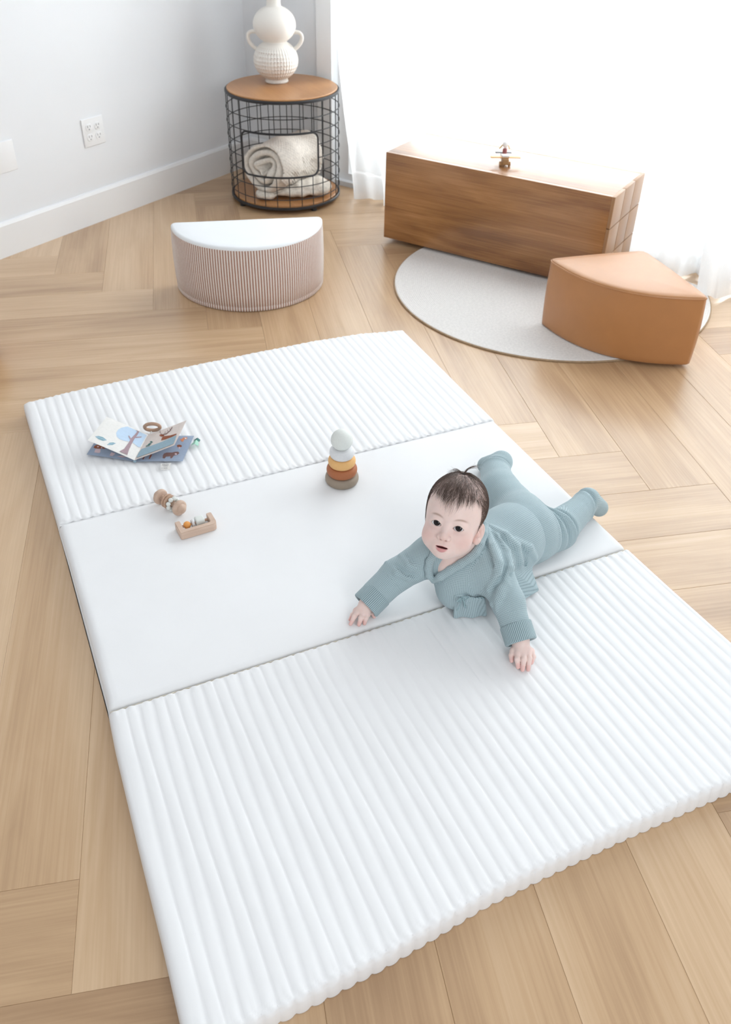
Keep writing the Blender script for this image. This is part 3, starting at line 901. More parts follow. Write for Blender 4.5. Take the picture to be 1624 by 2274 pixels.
# ------------------------------------------------------------------ rattle
MT['beech'] = wood('beech_wood', (0.66, 0.50, 0.40), (0.585, 0.425, 0.33), (0.50, 0.35, 0.265), rough=0.5, along='X', scale=7, contrast=1.0)
MT['beech_dark'] = wood('beech_ring_wood', (0.52, 0.34, 0.24), (0.455, 0.29, 0.20), (0.39, 0.24, 0.16), rough=0.5, along='Y', scale=7)
E1, E2 = Vector((0.2475, 1.1885, 0)), Vector((0.2800, 1.1240, 0))
rd = math.atan2((E2-E1).y, (E2-E1).x); RLn = (E2-E1).length
rt = thing('rattle', 'wooden baby rattle with a ring of white beads lying on the mat', 'rattle', (E1.x, E1.y, T+0.0188), rd)
def lathex(prof, seg=32):
    mb = MB().lathe(prof, seg); mb.v = [(z, x, y) for x, y, z in mb.v]; return mb
dome = [(0.0001, -0.0150)] + [(0.0135*math.sin(t), -0.0035-0.0115*math.cos(t)) for t in np.linspace(0.15, 1.45, 9)] + [(0.0170, -0.0040), (0.0188, -0.0020), (0.0195, 0.0005), (0.0195, 0.003), (0.0188, 0.006), (0.016, 0.0075), (0.0001, 0.0075)]
lathex(dome).build('end_knob', 'beech', rt, angle=50)
d2 = [(r_, RLn-z_) for r_, z_ in dome][::-1]
lathex(d2).build('end_knob', 'beech', rt, angle=50)
lathex([(0.0001, 0.0076), (0.0060, 0.0076), (0.0060, RLn-0.0076), (0.0001, RLn-0.0076)]).build('rod', 'beech', rt)
for xc in (0.026, 0.034):
    lathex([(0.0062, xc-0.0028), (0.0165, xc-0.0028), (0.0182, xc), (0.0165, xc+0.0028), (0.0062, xc+0.0028), (0.0062, xc-0.0028)]).build('disc', 'beech_dark', rt, angle=60)
for k in range(8):
    a = 2*math.pi*k/8+0.3
    MB().ball((0.0462, 0.0140*math.cos(a), 0.0140*math.sin(a)), 0.0056, 18, 12).build('bead', 's_mint', rt, angle=180)

# ------------------------------------------------------------------ bead frame toy
bx = thing('bead_frame_toy', 'small wooden U shaped toy with an orange ball and a white cube on a rod', 'toy', (0.2565, 1.030, T-0.0012), math.radians(3))
W_, Dp_, Hh_ = 0.0895, 0.047, 0.0205
tk = 0.0125
u = []
def arcp(cx_, cy_, r_, a0, a1, n_=6): return [(cx_+r_*math.cos(a), cy_+r_*math.sin(a)) for a in np.linspace(a0, a1, n_)]
u += arcp(0.004, 0.004, 0.004, math.pi, 1.5*math.pi) + arcp(W_-0.012, 0.012, 0.012, -math.pi/2, 0)
u += arcp(W_-0.003, Dp_-0.003, 0.003, 0, math.pi/2, 4) + arcp(W_-tk+0.003, Dp_-0.003, 0.003, math.pi/2, math.pi, 4)
u += [(W_-tk, tk+0.0025), (W_-tk-0.0025, tk), (tk+0.0025, tk), (tk, tk+0.0025)]
u += arcp(tk-0.003, Dp_-0.003, 0.003, 0, math.pi/2, 4) + arcp(0.003, Dp_-0.003, 0.003, math.pi/2, math.pi, 4)
bb = bmesh.new()
vb = [bb.verts.new((x, y, 0)) for x, y in u]
fb = bb.faces.new(vb)
ex = bmesh.ops.extrude_face_region(bb, geom=[fb])
for v_ in [g_ for g_ in ex['geom'] if isinstance(g_, bmesh.types.BMVert)]: v_.co.z = Hh_
bmesh.ops.recalc_face_normals(bb, faces=bb.faces[:])
rim_e = [e_ for e_ in bb.edges if abs(e_.verts[0].co.z-e_.verts[1].co.z) < 1e-6]
bmesh.ops.bevel(bb, geom=rim_e, offset=0.0012, segments=2, affect='EDGES')
bmesh.ops.triangulate(bb, faces=[f_ for f_ in bb.faces if len(f_.verts) > 4])
bb.verts.index_update()
MB().add([v_.co[:] for v_ in bb.verts], [[v_.index for v_ in f_.verts] for f_ in bb.faces]).build('frame', 'beech', bx, angle=35)
bb.free()
yb, zb = Dp_-0.013, 0.0115
MB().tube([(tk-0.004, yb, zb), (W_-tk+0.004, yb, zb)], 0.0032, 12).build('rod', 'beech_dark', bx)
MT['s_orange'] = silicone('orange_silicone', (0.80, 0.36, 0.10))
MB().ball((tk+0.0135, yb, zb+0.0005), 0.0090, 24, 16).build('ball', 's_orange', bx, angle=180)
mb = MB().lathe([(0.0033, -0.0028), (0.0090, -0.0028), (0.0105, 0), (0.0090, 0.0028), (0.0033, 0.0028)], 28)
mb.v = [(tk+0.0275+z, yb+x, zb+y) for x, y, z in mb.v]
mb.build('disc', 's_grey', bx, angle=60)
MB().box((tk+0.034, yb-0.0105, zb-0.0103), (tk+0.055, yb+0.0105, zb+0.0110), bev=0.0032).build('cube', 's_mint', bx, angle=60)

# ------------------------------------------------------------------ toy airplane on the bench
MT['toy_wood'] = wood('toy_wood', (0.50, 0.29, 0.13), (0.42, 0.235, 0.10), (0.33, 0.18, 0.075), rough=0.5, along='Y', scale=6)
MT['toy_white'] = plain('toy_white_paint', (0.82, 0.81, 0.79), 0.5, var=0.02)
MT['toy_dark'] = plain('toy_dark_paint', (0.09, 0.095, 0.11), 0.5, var=0.05)
MT['toy_red'] = plain('toy_red_paint', (0.30, 0.085, 0.085), 0.5, var=0.05)
MT['toy_orange'] = plain('toy_orange_paint', (0.72, 0.40, 0.17), 0.5, var=0.05)
MT['toy_yellow'] = plain('toy_yellow_paint', (0.80, 0.66, 0.38), 0.5, var=0.03)
ap = thing('toy_airplane', 'small wooden toy airplane with a peg pilot standing on the wooden bench', 'toy', (1.846, 2.279, 0.3541), math.radians(-24))
MB().box((-0.012, 0.000, 0.008), (0.012, 0.030, 0.030), bev=0.003).build('nose', 'toy_wood', ap)
MB().box((-0.011, 0.0302, 0.010), (0.011, 0.085, 0.030), bev=0.004).build('fuselage', 'toy_white', ap)
MB().box((-0.055, 0.008, 0.0302), (0.055, 0.028, 0.0332), bev=0.001).build('wing', 'toy_orange', ap)
MB().box((-0.014, 0.006, 0.0334), (0.014, 0.030, 0.0410), bev=0.003).build('cowl', 'toy_white', ap)
MB().box((-0.030, 0.070, 0.0302), (0.030, 0.084, 0.0330), bev=0.001).build('tail_wing', 'toy_dark', ap)
MB().lathe([(0.0001, 0.0302), (0.0080, 0.0302), (0.0082, 0.0500), (0.0068, 0.0545), (0.0001, 0.0550)], 20, c=(0, 0.048, 0)).build('pilot_body', 'toy_red', ap)
MB().lathe([(0.0001, 0.0550)] + [(0.0035, 0.0550), (0.0040, 0.0580)] + [(0.0112*math.cos(t), 0.0690+0.0112*math.sin(t)) for t in np.linspace(-1.15, 1.55, 16)], 24, c=(0, 0.048, 0)).build('pilot_head', 'toy_white', ap, angle=180)
for sx in (-1, 1):
    MB().tube([(sx*0.009, 0.052, 0.066), (sx*0.015, 0.056, 0.058), (sx*0.019, 0.060, 0.050)], [0.003, 0.003, 0.002], 8).build('scarf_end', 'toy_yellow', ap)
    mb = MB().lathe([(0.0001, -0.004), (0.0075, -0.004), (0.0085, 0), (0.0075, 0.004), (0.0001, 0.004)], 20)
    mb.v = [(sx*0.0165+z, 0.016+x, 0.0086+y) for x, y, z in mb.v]
    mb.build('wheel', 'toy_wood', ap)
MB().lathe([(0.0001, 0.0005), (0.006, 0.0005), (0.006, 0.0098), (0.0001, 0.0098)], 12, c=(0, 0.075, 0)).build('tail_peg', 'toy_wood', ap)

# ------------------------------------------------------------------ cloth picture book
def cloth(n, c): return plain(n, c, 0.85, var=0.03, vscale=150, bump=0.25, bscale=700, spec=0.15)
for n_, c_ in dict(p_white=(0.80, 0.79, 0.765), p_pink=(0.72, 0.64, 0.60), p_blue=(0.32, 0.385, 0.50), p_teal=(0.31, 0.43, 0.505), p_sky=(0.53, 0.67, 0.83), p_mauve=(0.40, 0.295, 0.325),
                   p_leaf=(0.26, 0.42, 0.48), p_rust=(0.30, 0.105, 0.060), p_brown=(0.215, 0.125, 0.115), p_rose=(0.66, 0.52, 0.555), p_orange=(0.66, 0.26, 0.14), p_green=(0.08, 0.20, 0.19), p_mint=(0.42, 0.70, 0.57), p_ink=(0.25, 0.25, 0.26)).items():
    MT[n_] = cloth('book_'+n_[2:]+'_print', c_)
S0, S1 = Vector((0.2265, 1.380, 0.0530)), Vector((0.2870, 1.4835, 0.0535))
book = thing('cloth_book', 'open cloth picture book with forest animals lying on the far quilted panel', 'book', (0.255, 1.43, T))
BOo = Vector((0.255, 1.43, T))
class Page:
    def __init__(s, name, E0, E1, base, ea, eb, org, s0=S0, s1=S1, curve=0.006, th_=0.0032):
        s.E0, s.E1, s.s0, s.s1, s.curve, s.th = E0, E1, s0, s1, curve, th_
        s.ea, s.eb, s.org = Vector(ea), Vector(eb), Vector(org)
        s.mats = [base]; s.mb = MB(); s.name = name
        na, nb = 16, 12
        for side in (0, 1):
            for i in range(na+1):
                for j in range(nb+1):
                    a, b_ = i/na, j/nb
                    p = s.pos(a, b_)
                    e = min(a*4+0.4, (1-a)*na/1.0, b_*nb, (1-b_)*nb, 1.0)
                    e = max(0.0, min(1.0, e))
                    s.mb.v.append(tuple(p + s.nrm()*(s.th*0.5*e if side == 0 else -s.th*0.5*e) - BOo))
        N1 = (na+1)*(nb+1)
        up = s.nrm().z > 0
        for side in (0, 1):
            for i in range(na):
                for j in range(nb):
                    o_ = side*N1
                    f = (o_+i*(nb+1)+j, o_+(i+1)*(nb+1)+j, o_+(i+1)*(nb+1)+j+1, o_+i*(nb+1)+j+1)
                    s.mb.f.append(f if side == 0 else f[::-1]); s.mb.m.append(0)
    def nrm(s):
        n = (s.E0-s.s0).cross(s.s1-s.s0).normalized()
        return n if n.z > 0 else -n
    def pos(s, a, b_):
        p = (s.s0*(1-b_)+s.s1*b_)*(1-a) + (s.E0*(1-b_)+s.E1*b_)*a
        return p + Vector((0, 0, s.curve*math.sin(math.pi*a)))
    def uv(s, p):
        d = Vector(p)-s.org
        det = s.ea.x*s.eb.y-s.ea.y*s.eb.x
        return ((d.x*s.eb.y-d.y*s.eb.x)/det, (s.ea.x*d.y-s.ea.y*d.x)/det)
    def draw(s, poly, mat, lift=1):
        if mat not in s.mats: s.mats.append(mat)
        mi = s.mats.index(mat)
        from mathutils.geometry import tessellate_polygon
        pts = []
        for i in range(len(poly)):
            a, b_ = Vector(poly[i]), Vector(poly[(i+1) % len(poly)])
            k = max(1, int((b_-a).length/45))
            pts += [a.lerp(b_, q/k) for q in range(k)]
        ab = []
        for p in pts:
            a, b_ = s.uv(p); ab.append((min(0.965, max(0.02, a)), min(0.95, max(0.05, b_))))
        n = s.nrm(); base = len(s.mb.v)
        for a, b_ in ab: s.mb.v.append(tuple(s.pos(a, b_) + n*(s.th*0.5+0.0004*lift) - BOo))
        for t in tessellate_polygon([[Vector((a, b_, 0)) for a, b_ in ab]]):
            p0, p1, p2 = (Vector(s.mb.v[base+q]) for q in t)
            t = tuple(t) if (p1-p0).cross(p2-p0).dot(n) > 0 else tuple(t)[::-1]
            s.mb.f.append(tuple(base+q for q in t)); s.mb.m.append(mi)
    def ell(s, c, rx, ry, mat, lift=1, rot=0.0):
        s.draw([(c[0]+rx*math.cos(t)*math.cos(rot)-ry*math.sin(t)*math.sin(rot), c[1]+rx*math.cos(t)*math.sin(rot)+ry*math.sin(t)*math.cos(rot)) for t in np.linspace(0, 2*math.pi, 18, endpoint=False)], mat, lift)
    def line(s, pts, w_, mat, lift=1):
        for a, b_ in zip(pts[:-1], pts[1:]):
            a, b_ = Vector(a), Vector(b_); t = (b_-a).normalized(); q = Vector((-t.y, t.x))*w_/2
            s.draw([a-q-t*w_*0.2, b_-q+t*w_*0.2, b_+q+t*w_*0.2, a+q-t*w_*0.2], mat, lift)
    def done(s): return s.mb.build(s.name, s.mats, book, angle=50)
zd = Vector((0, 0, -0.0042))
pg = Page('page', Vector((0.1185, 1.4555, 0.0520)), Vector((0.1800, 1.5585, 0.0520)), 'p_blue', (-630, -100), (190, -360), (700, 660), S0+zd, S1+zd, 0.0008)
pg.draw([(155, 470), (170, 445), (205, 430), (260, 445), (320, 490), (240, 490), (180, 485)], 'p_rust'); pg.ell((215, 462), 14, 9, 'p_rose', 2); pg.ell((265, 478), 12, 8, 'p_rose', 2)
pg.draw([(185, 492), (250, 492), (250, 545), (225, 552), (170, 540)], 'p_rose')
pg.draw([(395, 540), (450, 560), (410, 602), (372, 592)], 'p_rose'); pg.draw([(470, 600), (530, 588), (600, 606), (540, 622)], 'p_rose')
pg.done()
pg = Page('page', Vector((0.3395, 1.3285, 0.0520)), Vector((0.3990, 1.4330, 0.0520)), 'p_blue', (630, -10), (160, -355), (720, 665), S0+zd, S1+zd, 0.0008)
pg.draw([(1090, 628), (1090, 590), (1105, 565), (1140, 550), (1215, 548), (1250, 538), (1295, 535), (1310, 555), (1285, 578), (1235, 590), (1222, 612), (1205, 628), (1190, 625), (1192, 600), (1135, 605), (1118, 630)], 'p_brown')
pg.ell((1263, 570), 16, 10, 'p_rose', 2)
pg.draw([(1312, 365), (1345, 355), (1368, 332), (1380, 340), (1405, 328), (1420, 345), (1400, 362), (1372, 366), (1365, 392), (1340, 396), (1330, 378)], 'p_orange'); pg.ell((1395, 350), 12, 8, 'p_white', 2)
pg.ell((1310, 457), 34, 18, 'p_rust'); pg.draw([(1300, 470), (1322, 470), (1320, 492), (1298, 492)], 'p_rose')
pg.draw([(820, 640), (850, 590), (862, 590), (835, 645)], 'p_rust'); pg.draw([(905, 640), (925, 580), (945, 575), (940, 600), (918, 640)], 'p_rust')
pg.done()
pg = Page('page', Vector((0.1285, 1.4565, 0.0930)), Vector((0.1960, 1.5520, 0.0930)), 'p_white', (-620, -255), (190, -350), (700, 640), S0, S1, 0.0008)
pg.draw([(435, 285), (455, 235), (500, 205), (560, 190), (600, 160), (650, 152), (720, 165), (790, 195), (850, 240), (885, 285), (870, 340), (835, 420), (795, 475), (745, 470), (690, 425), (640, 400), (560, 392), (490, 370), (450, 335)], 'p_sky')
pg.draw([(490, 555), (560, 500), (615, 415), (645, 355), (700, 295), (755, 215), (775, 215), (735, 300), (693, 360), (658, 430), (622, 515), (597, 595)], 'p_mauve', 2)
pg.draw([(640, 385), (603, 322), (617, 318), (655, 370)], 'p_mauve', 2); pg.draw([(690, 333), (790, 326), (792, 338), (680, 352)], 'p_mauve', 2); pg.draw([(735, 262), (712, 225), (720, 222), (748, 250)], 'p_mauve', 2)
pg.draw([(165, 335), (210, 328), (270, 345), (325, 388), (270, 396), (215, 375)], 'p_leaf'); pg.draw([(330, 452), (365, 420), (410, 415), (448, 428), (400, 452)], 'p_leaf')
pg.line([(180, 338), (310, 386)], 4, 'p_sky', 2); pg.line([(340, 448), (440, 428)], 4, 'p_sky', 2)
pg.done()
pg = Page('page', Vector((0.3300, 1.3580, 0.0865)), Vector((0.3865, 1.4440, 0.0980)), 'p_pink', (570, -220), (190, -355), (700, 650), S0, S1, -0.0008)
pg.draw([(718, 652), (760, 560), (800, 505), (940, 452), (1100, 392), (1310, 300), (1290, 380), (1262, 432), (1000, 545), (850, 605)], 'p_teal')
pg.draw([(1085, 375), (1105, 330), (1150, 312), (1215, 305), (1310, 278), (1312, 290), (1240, 325), (1150, 358)], 'p_rust', 2); pg.ell((1098, 306), 36, 16, 'p_rust', 2, 0.1)
pg.line([(1112, 296), (1165, 282), (1225, 232), (1252, 185)], 8, 'p_brown', 3); pg.line([(1095, 292), (1070, 262), (1078, 235)], 6, 'p_brown', 3); pg.line([(1190, 262), (1180, 225)], 5, 'p_brown', 3); pg.line([(1225, 232), (1215, 205)], 5, 'p_brown', 3); pg.line([(1140, 285), (1150, 250)], 5, 'p_brown', 3)
pg.line([(865, 470), (955, 395)], 4, 'p_green', 3)
for c_ in ((880, 462), (905, 440), (930, 430), (915, 448), (950, 408), (940, 400)): pg.ell(c_, 18, 6, 'p_green', 3, -0.9 if c_[0] % 2 else -0.2)
pg.done()
# spine, teether ring, care label, ribbons
zb_ = Vector((0, 0, T+0.0042))
MB().tube([tuple(Vector((S0.x, S0.y, T+0.0043))-BOo), tuple(Vector((S1.x, S1.y, T+0.0043))-BOo)], 0.0038, 10).build('spine', 'p_teal', book)
rc = Vector((0.302, 1.492, T+0.024))-BOo
rx_, rz_ = Vector((0.84, -0.54, 0.05)).normalized(), Vector((0.10, -0.50, 0.86)).normalized()
MB().tube([tuple(rc + rx_*0.0215*math.cos(a) + rz_*0.0215*math.sin(a)*0.8) for a in np.linspace(0, 2*math.pi, 40, endpoint=False)], 0.0048, 10, closed=True).build('teether_ring', 'beech_dark', book)
MB().tube([tuple(Vector((S1.x, S1.y, T+0.006))-BOo), tuple(rc+Vector((-0.004, -0.004, -0.010)))], 0.0015, 6).build('cord', 'p_white', book)
tag0, tag1 = Vector((0.2880, 1.3420, T+0.006)), Vector((0.3110, 1.3335, T+0.006))
mb = MB(); dv = Vector((-0.012, -0.030, -0.002))
for q in range(7):
    t = q/6
    for e in (tag0, tag1):
        mb.v.append(tuple(e + dv*t*0.72 + Vector((0, 0, 0.007*math.sin(math.pi*t)-0.002*t)) - BOo))
for q in range(7):
    mb.v.append(tuple(Vector(mb.v[2*q])+Vector((0, 0, -0.0006)))); mb.v.append(tuple(Vector(mb.v[2*q+1])+Vector((0, 0, -0.0006))))
for q in range(6):
    mb.f.append((2*q, 2*q+2, 2*q+3, 2*q+1)); mb.m.append(0)
    mb.f.append((14+2*q+1, 14+2*q+3, 14+2*q+2, 14+2*q)); mb.m.append(0)
    mb.f.append((2*q, 14+2*q, 14+2*q+2, 2*q+2)); mb.m.append(0); mb.f.append((2*q+1, 2*q+3, 14+2*q+3, 14+2*q+1)); mb.m.append(0)
mb.f.append((12, 26, 27, 13)); mb.m.append(0); mb.f.append((0, 1, 15, 14)); mb.m.append(0)
tg = mb.build('care_label', 'p_white', book, angle=50)
def tagp(u_, v_):
    q = min(5.999, v_*6); i = int(q); f_ = q-i
    a = Vector(mb.v[2*i]).lerp(Vector(mb.v[2*i+1]), u_); b_ = Vector(mb.v[2*i+2]).lerp(Vector(mb.v[2*i+3]), u_)
    return a.lerp(b_, f_)+Vector((0, 0, 0.0004))
m2 = MB()
rows = [(0.28, [(0.18, 0.26), (0.34, 0.42), (0.50, 0.58), (0.66, 0.74), (0.80, 0.86)], 0.05), (0.44, [(0.12, 0.88)], 0.03), (0.53, [(0.12, 0.80)], 0.03), (0.62, [(0.14, 0.86)], 0.03), (0.71, [(0.30, 0.75)], 0.03), (0.88, [(0.12, 0.20), (0.30, 0.72)], 0.035)]
for v_, segs, hgt in rows:
    for a, b_ in segs:
        n0 = len(m2.v)
        for q in ((a, v_), (b_, v_), (b_, v_+hgt), (a, v_+hgt)): m2.v.append(tuple(tagp(*q)))
        m2.f.append((n0+3, n0+2, n0+1, n0)); m2.m.append(0)
m2.build('print', 'p_ink', tg, smooth=False)
for c_, m_, l_ in (((0.4035, 1.408), 'p_green', 0.014), ((0.392, 1.392), 'p_mint', 0.017), ((0.399, 1.400), 'p_mint', 0.012)):
    a = Vector((c_[0]-0.010, c_[1]+0.004, T+0.0068))-BOo; dd = Vector((0.85, -0.5, 0))*l_
    q = Vector((0.25, 0.42, 0))*0.010
    mb = MB(); 
    ribs = [a-q, a+q, a+q+dd*0.6+Vector((0, 0, 0.006)), a-q+dd*0.6+Vector((0, 0, 0.006)), a+q+dd*1.1, a-q+dd*1.1]
    mb.v = [tuple(p) for p in ribs]+[tuple(p-Vector((0, 0, 0.0007))) for p in ribs]
    mb.f = [(0, 3, 2, 1), (3, 5, 4, 2), (7, 8, 9, 6), (8, 10, 11, 9), (0, 6, 9, 3), (3, 9, 11, 5), (1, 2, 8, 7), (2, 4, 10, 8), (4, 5, 11, 10), (0, 1, 7, 6)]; mb.m = [0]*10
    mb.build('ribbon', m_, book, smooth=False)
# ================================================================== BABY
F4 = np.float32
def smin(a, b, k):
    h = np.maximum(k-np.abs(a-b), 0)/k
    return np.minimum(a, b) - h*h*k*0.25
def smax(a, b, k): return -smin(-a, -b, k)
def rcone(p, a, b, r1, r2):
    a = np.asarray(a, F4); ba = np.asarray(b, F4)-a
    pa = p-a
    t = np.clip((pa@ba)/F4(ba@ba), 0, 1)
    return np.linalg.norm(pa-t[:, None]*ba, axis=1) - (r1+(r2-r1)*t)
def sph(p, c, r): return np.linalg.norm(p-np.asarray(c, F4), axis=1)-r
def ell(p, c, r, R=None):
    q = p-np.asarray(c, F4)
    if R is not None: q = q@np.asarray(R, F4)      # columns of R = local axes
    r = np.asarray(r, F4)
    k0 = np.linalg.norm(q/r, axis=1); k1 = np.linalg.norm(q/(r*r), axis=1)
    return k0*(k0-1)/np.maximum(k1, 1e-6)
def chain(p, pts, rads, k=0.01):
    d = None
    for i in range(len(pts)-1):
        q = rcone(p, pts[i], pts[i+1], rads[i], rads[i+1])
        d = q if d is None else smin(d, q, k)
    return d

def surface_nets(fn, lo, hi, h, B=20, slack=1.5):
    """naive surface nets evaluated only in the blocks the surface passes through"""
    lo = np.asarray(lo, float); hi = np.asarray(hi, float)
    nb = np.ceil((hi-lo)/(h*B)).astype(int)
    bi = np.stack(np.meshgrid(*[np.arange(n) for n in nb], indexing='ij'), -1).reshape(-1, 3)
    cen = (lo+(bi+0.5)*B*h).astype(F4)
    d = fn(cen)
    act = bi[np.abs(d) < B*h*0.87*slack+2*h]
    NN = nb*B+4
    s = B+2
    base = np.stack(np.meshgrid(*[np.arange(s)]*3, indexing='ij'), -1).reshape(-1, 3)
    ids, pos, quads = [], [], []
    corner = [(0,0,0),(1,0,0),(0,1,0),(1,1,0),(0,0,1),(1,0,1),(0,1,1),(1,1,1)]
    edges = [(a, b) for a in range(8) for b in range(a+1, 8) if sum(abs(corner[a][q]-corner[b][q]) for q in range(3)) == 1]
    CH = 12
    for c0 in range(0, len(act), CH):
        blk = act[c0:c0+CH]
        g = blk[:, None, :]*B + base[None] - 1         # sample indices from -1
        D_ = fn((lo+g.reshape(-1, 3)*h).astype(F4)).reshape(len(blk), s, s, s)
        sg = D_ < 0
        # cells 0..B (index i uses samples i, i+1) ; cell global index = blk*B + i - 1 ; own cells 1..B
        cs = [sg[:, a:s-1+a, b:s-1+b, c:s-1+c] for a, b, c in corner]
        cnt = sum(x.astype(np.int8) for x in cs)
        mix = (cnt > 0) & (cnt < 8)
        mix[:, 0] = False; mix[:, :, 0] = False; mix[:, :, :, 0] = False
        w = np.nonzero(mix)
        if len(w[0]) == 0: continue
        dv = np.stack([D_[w[0], w[1]+a, w[2]+b, w[3]+c] for a, b, c in corner], -1)
        acc = np.zeros((len(w[0]), 3)); num = np.zeros(len(w[0]))
        for a, b in edges:
            da, db = dv[:, a], dv[:, b]
            m = (da < 0) != (db < 0)
            t = np.where(m, da/np.where(m, da-db, 1), 0)
            ca, cb = np.array(corner[a]), np.array(corner[b])
            acc += np.where(m[:, None], ca+t[:, None]*(cb-ca), 0); num += m
        acc /= num[:, None]
        gi = blk[w[0]]*B + np.stack(w[1:], -1) - 1
        pos.append(lo+(gi+acc)*h)
        ids.append(((gi[:, 0]+1)*NN[1]+gi[:, 1]+1)*NN[2]+gi[:, 2]+1)
        # faces: edges starting at own samples (index 1..B) along each axis
        for ax in range(3):
            sl0 = [slice(1, s-1)]*3; sl1 = list(sl0); sl1[ax] = slice(2, s)
            A_, B_ = sg[(slice(None), *sl0)], sg[(slice(None), *sl1)]
            e = np.nonzero(A_ != B_)
            if len(e[0]) == 0: continue
            gs = blk[e[0]]*B + np.stack(e[1:], -1)      # global sample index
            o1, o2 = [(1, 2), (2, 0), (0, 1)][ax]
            def cid(d1, d2):
                q = gs.copy(); q[:, o1] -= d1; q[:, o2] -= d2
                return ((q[:, 0]+1)*NN[1]+q[:, 1]+1)*NN[2]+q[:, 2]+1
            q4 = np.stack([cid(1, 1), cid(0, 1), cid(0, 0), cid(1, 0)], -1)
            fl = A_[e]
            q4[~fl] = q4[~fl][:, ::-1]
            quads.append(q4)
    ids = np.concatenate(ids); pos = np.concatenate(pos); quads = np.concatenate(quads)
    od = np.argsort(ids); ids = ids[od]; pos = pos[od]
    ix = np.searchsorted(ids, quads); ix = np.clip(ix, 0, len(ids)-1)
    ok = np.all(ids[ix] == quads, axis=1)
    return pos, ix[ok]

def mesh_np(name, V, Q, mat, parent=None, loc=None, color=None, uv=None, smooth=True):
    me = bpy.data.meshes.new(name)
    V = np.asarray(V, np.float32); Q = np.asarray(Q, np.int32)
    me.vertices.add(len(V)); me.vertices.foreach_set('co', V.ravel())
    k = Q.shape[1]
    me.loops.add(len(Q)*k); me.loops.foreach_set('vertex_index', Q.ravel())
    me.polygons.add(len(Q)); me.polygons.foreach_set('loop_start', np.arange(len(Q), dtype=np.int32)*k)
    me.polygons.foreach_set('use_smooth', np.ones(len(Q), bool)) if smooth else None
    me.materials.append(MT[mat] if isinstance(mat, str) else mat)
    me.update(calc_edges=True)
    if color is not None:
        at = me.color_attributes.new('tint', 'FLOAT_COLOR', 'POINT')
        at.data.foreach_set('color', np.concatenate([color, np.ones((len(V), 1))], 1).astype(np.float32).ravel())
    if uv is not None:
        l = me.uv_layers.new(name='knit')
        l.data.foreach_set('uv', uv.astype(np.float32).ravel())
    o = bpy.data.objects.new(name, me); COL.objects.link(o)
    if parent is not None: o.parent = parent
    return o

def skin_mat():
    m, nt, b = new_mat('baby_skin')
    a = nd(nt, 'ShaderNodeAttribute', attribute_name='tint')
    tc = nd(nt, 'ShaderNodeTexCoord')
    nz = nd(nt, 'ShaderNodeTexNoise'); nz.inputs['Scale'].default_value = 60; nz.inputs['Detail'].default_value = 3
    nt.links.new(tc.outputs['Object'], nz.inputs[0])
    mr = nd(nt, 'ShaderNodeMapRange'); mr.inputs['To Min'].default_value = 0.95; mr.inputs['To Max'].default_value = 1.05
    nt.links.new(nz.outputs[0], mr.inputs[0])
    mx = nd(nt, 'ShaderNodeVectorMath', operation='SCALE')
    nt.links.new(a.outputs['Color'], mx.inputs[0]); nt.links.new(mr.outputs[0], mx.inputs['Scale'])
    nt.links.new(mx.outputs[0], b.inputs['Base Color'])
    b.inputs['Roughness'].default_value = 0.48
    b.inputs['Specular IOR Level'].default_value = 0.35
    b.inputs['Subsurface Weight'].default_value = 0.25
    b.inputs['Subsurface Radius'].default_value = (1.0, 0.45, 0.3)
    b.inputs['Subsurface Scale'].default_value = 0.004
    return m
MT['skin'] = skin_mat()

def knit_mat():
    m, nt, b = new_mat('blue_waffle_knit')
    uv = nd(nt, 'ShaderNodeUVMap', uv_map='knit')
    sx = nd(nt, 'ShaderNodeSeparateXYZ'); nt.links.new(uv.outputs[0], sx.inputs[0])
    def wave(out, per):
        a = nd(nt, 'ShaderNodeMath', operation='MULTIPLY'); a.inputs[1].default_value = 2*math.pi/per; nt.links.new(out, a.inputs[0])
        s = nd(nt, 'ShaderNodeMath', operation='SINE'); nt.links.new(a.outputs[0], s.inputs[0])
        r = nd(nt, 'ShaderNodeMapRange'); r.inputs['From Min'].default_value = -1; r.inputs['From Max'].default_value = 0.0; nt.links.new(s.outputs[0], r.inputs[0])
        return r.outputs[0]
    wu = wave(sx.outputs[0], 0.0035)      # rows along the limb
    wv = wave(sx.outputs[1], 0.0038)      # columns around the limb
    mxm = nd(nt, 'ShaderNodeMath', operation='MAXIMUM')
    h1 = nd(nt, 'ShaderNodeMath', operation='MULTIPLY'); h1.inputs[1].default_value = 0.80
    nt.links.new(wu, h1.inputs[0]); nt.links.new(h1.outputs[0], mxm.inputs[0]); nt.links.new(wv, mxm.inputs[1])
    tc = nd(nt, 'ShaderNodeTexCoord')
    nz = nd(nt, 'ShaderNodeTexNoise'); nz.inputs['Scale'].default_value = 40; nt.links.new(tc.outputs['Object'], nz.inputs[0])
    cr = nd(nt, 'ShaderNodeValToRGB')
    e = cr.color_ramp.elements
    e[0].position = 0.05; e[0].color = (0.165, 0.25, 0.28, 1)  # shade of the knit holes, painted into the yarn colour over the bump
    e[1].position = 0.85; e[1].color = (0.405, 0.515, 0.55, 1)
    nt.links.new(mxm.outputs[0], cr.inputs[0])
    nt.links.new(cr.outputs[0], b.inputs['Base Color'])
    b.inputs['Roughness'].default_value = 0.9
    b.inputs['Specular IOR Level'].default_value = 0.1
    b.inputs['Sheen Weight'].default_value = 0.25
    bp = nd(nt, 'ShaderNodeBump'); bp.inputs['Strength'].default_value = 0.8; bp.inputs['Distance'].default_value = 0.0011
    nt.links.new(mxm.outputs[0], bp.inputs['Height']); nt.links.new(bp.outputs[0], b.inputs['Normal'])
    return m
MT['knit'] = knit_mat()
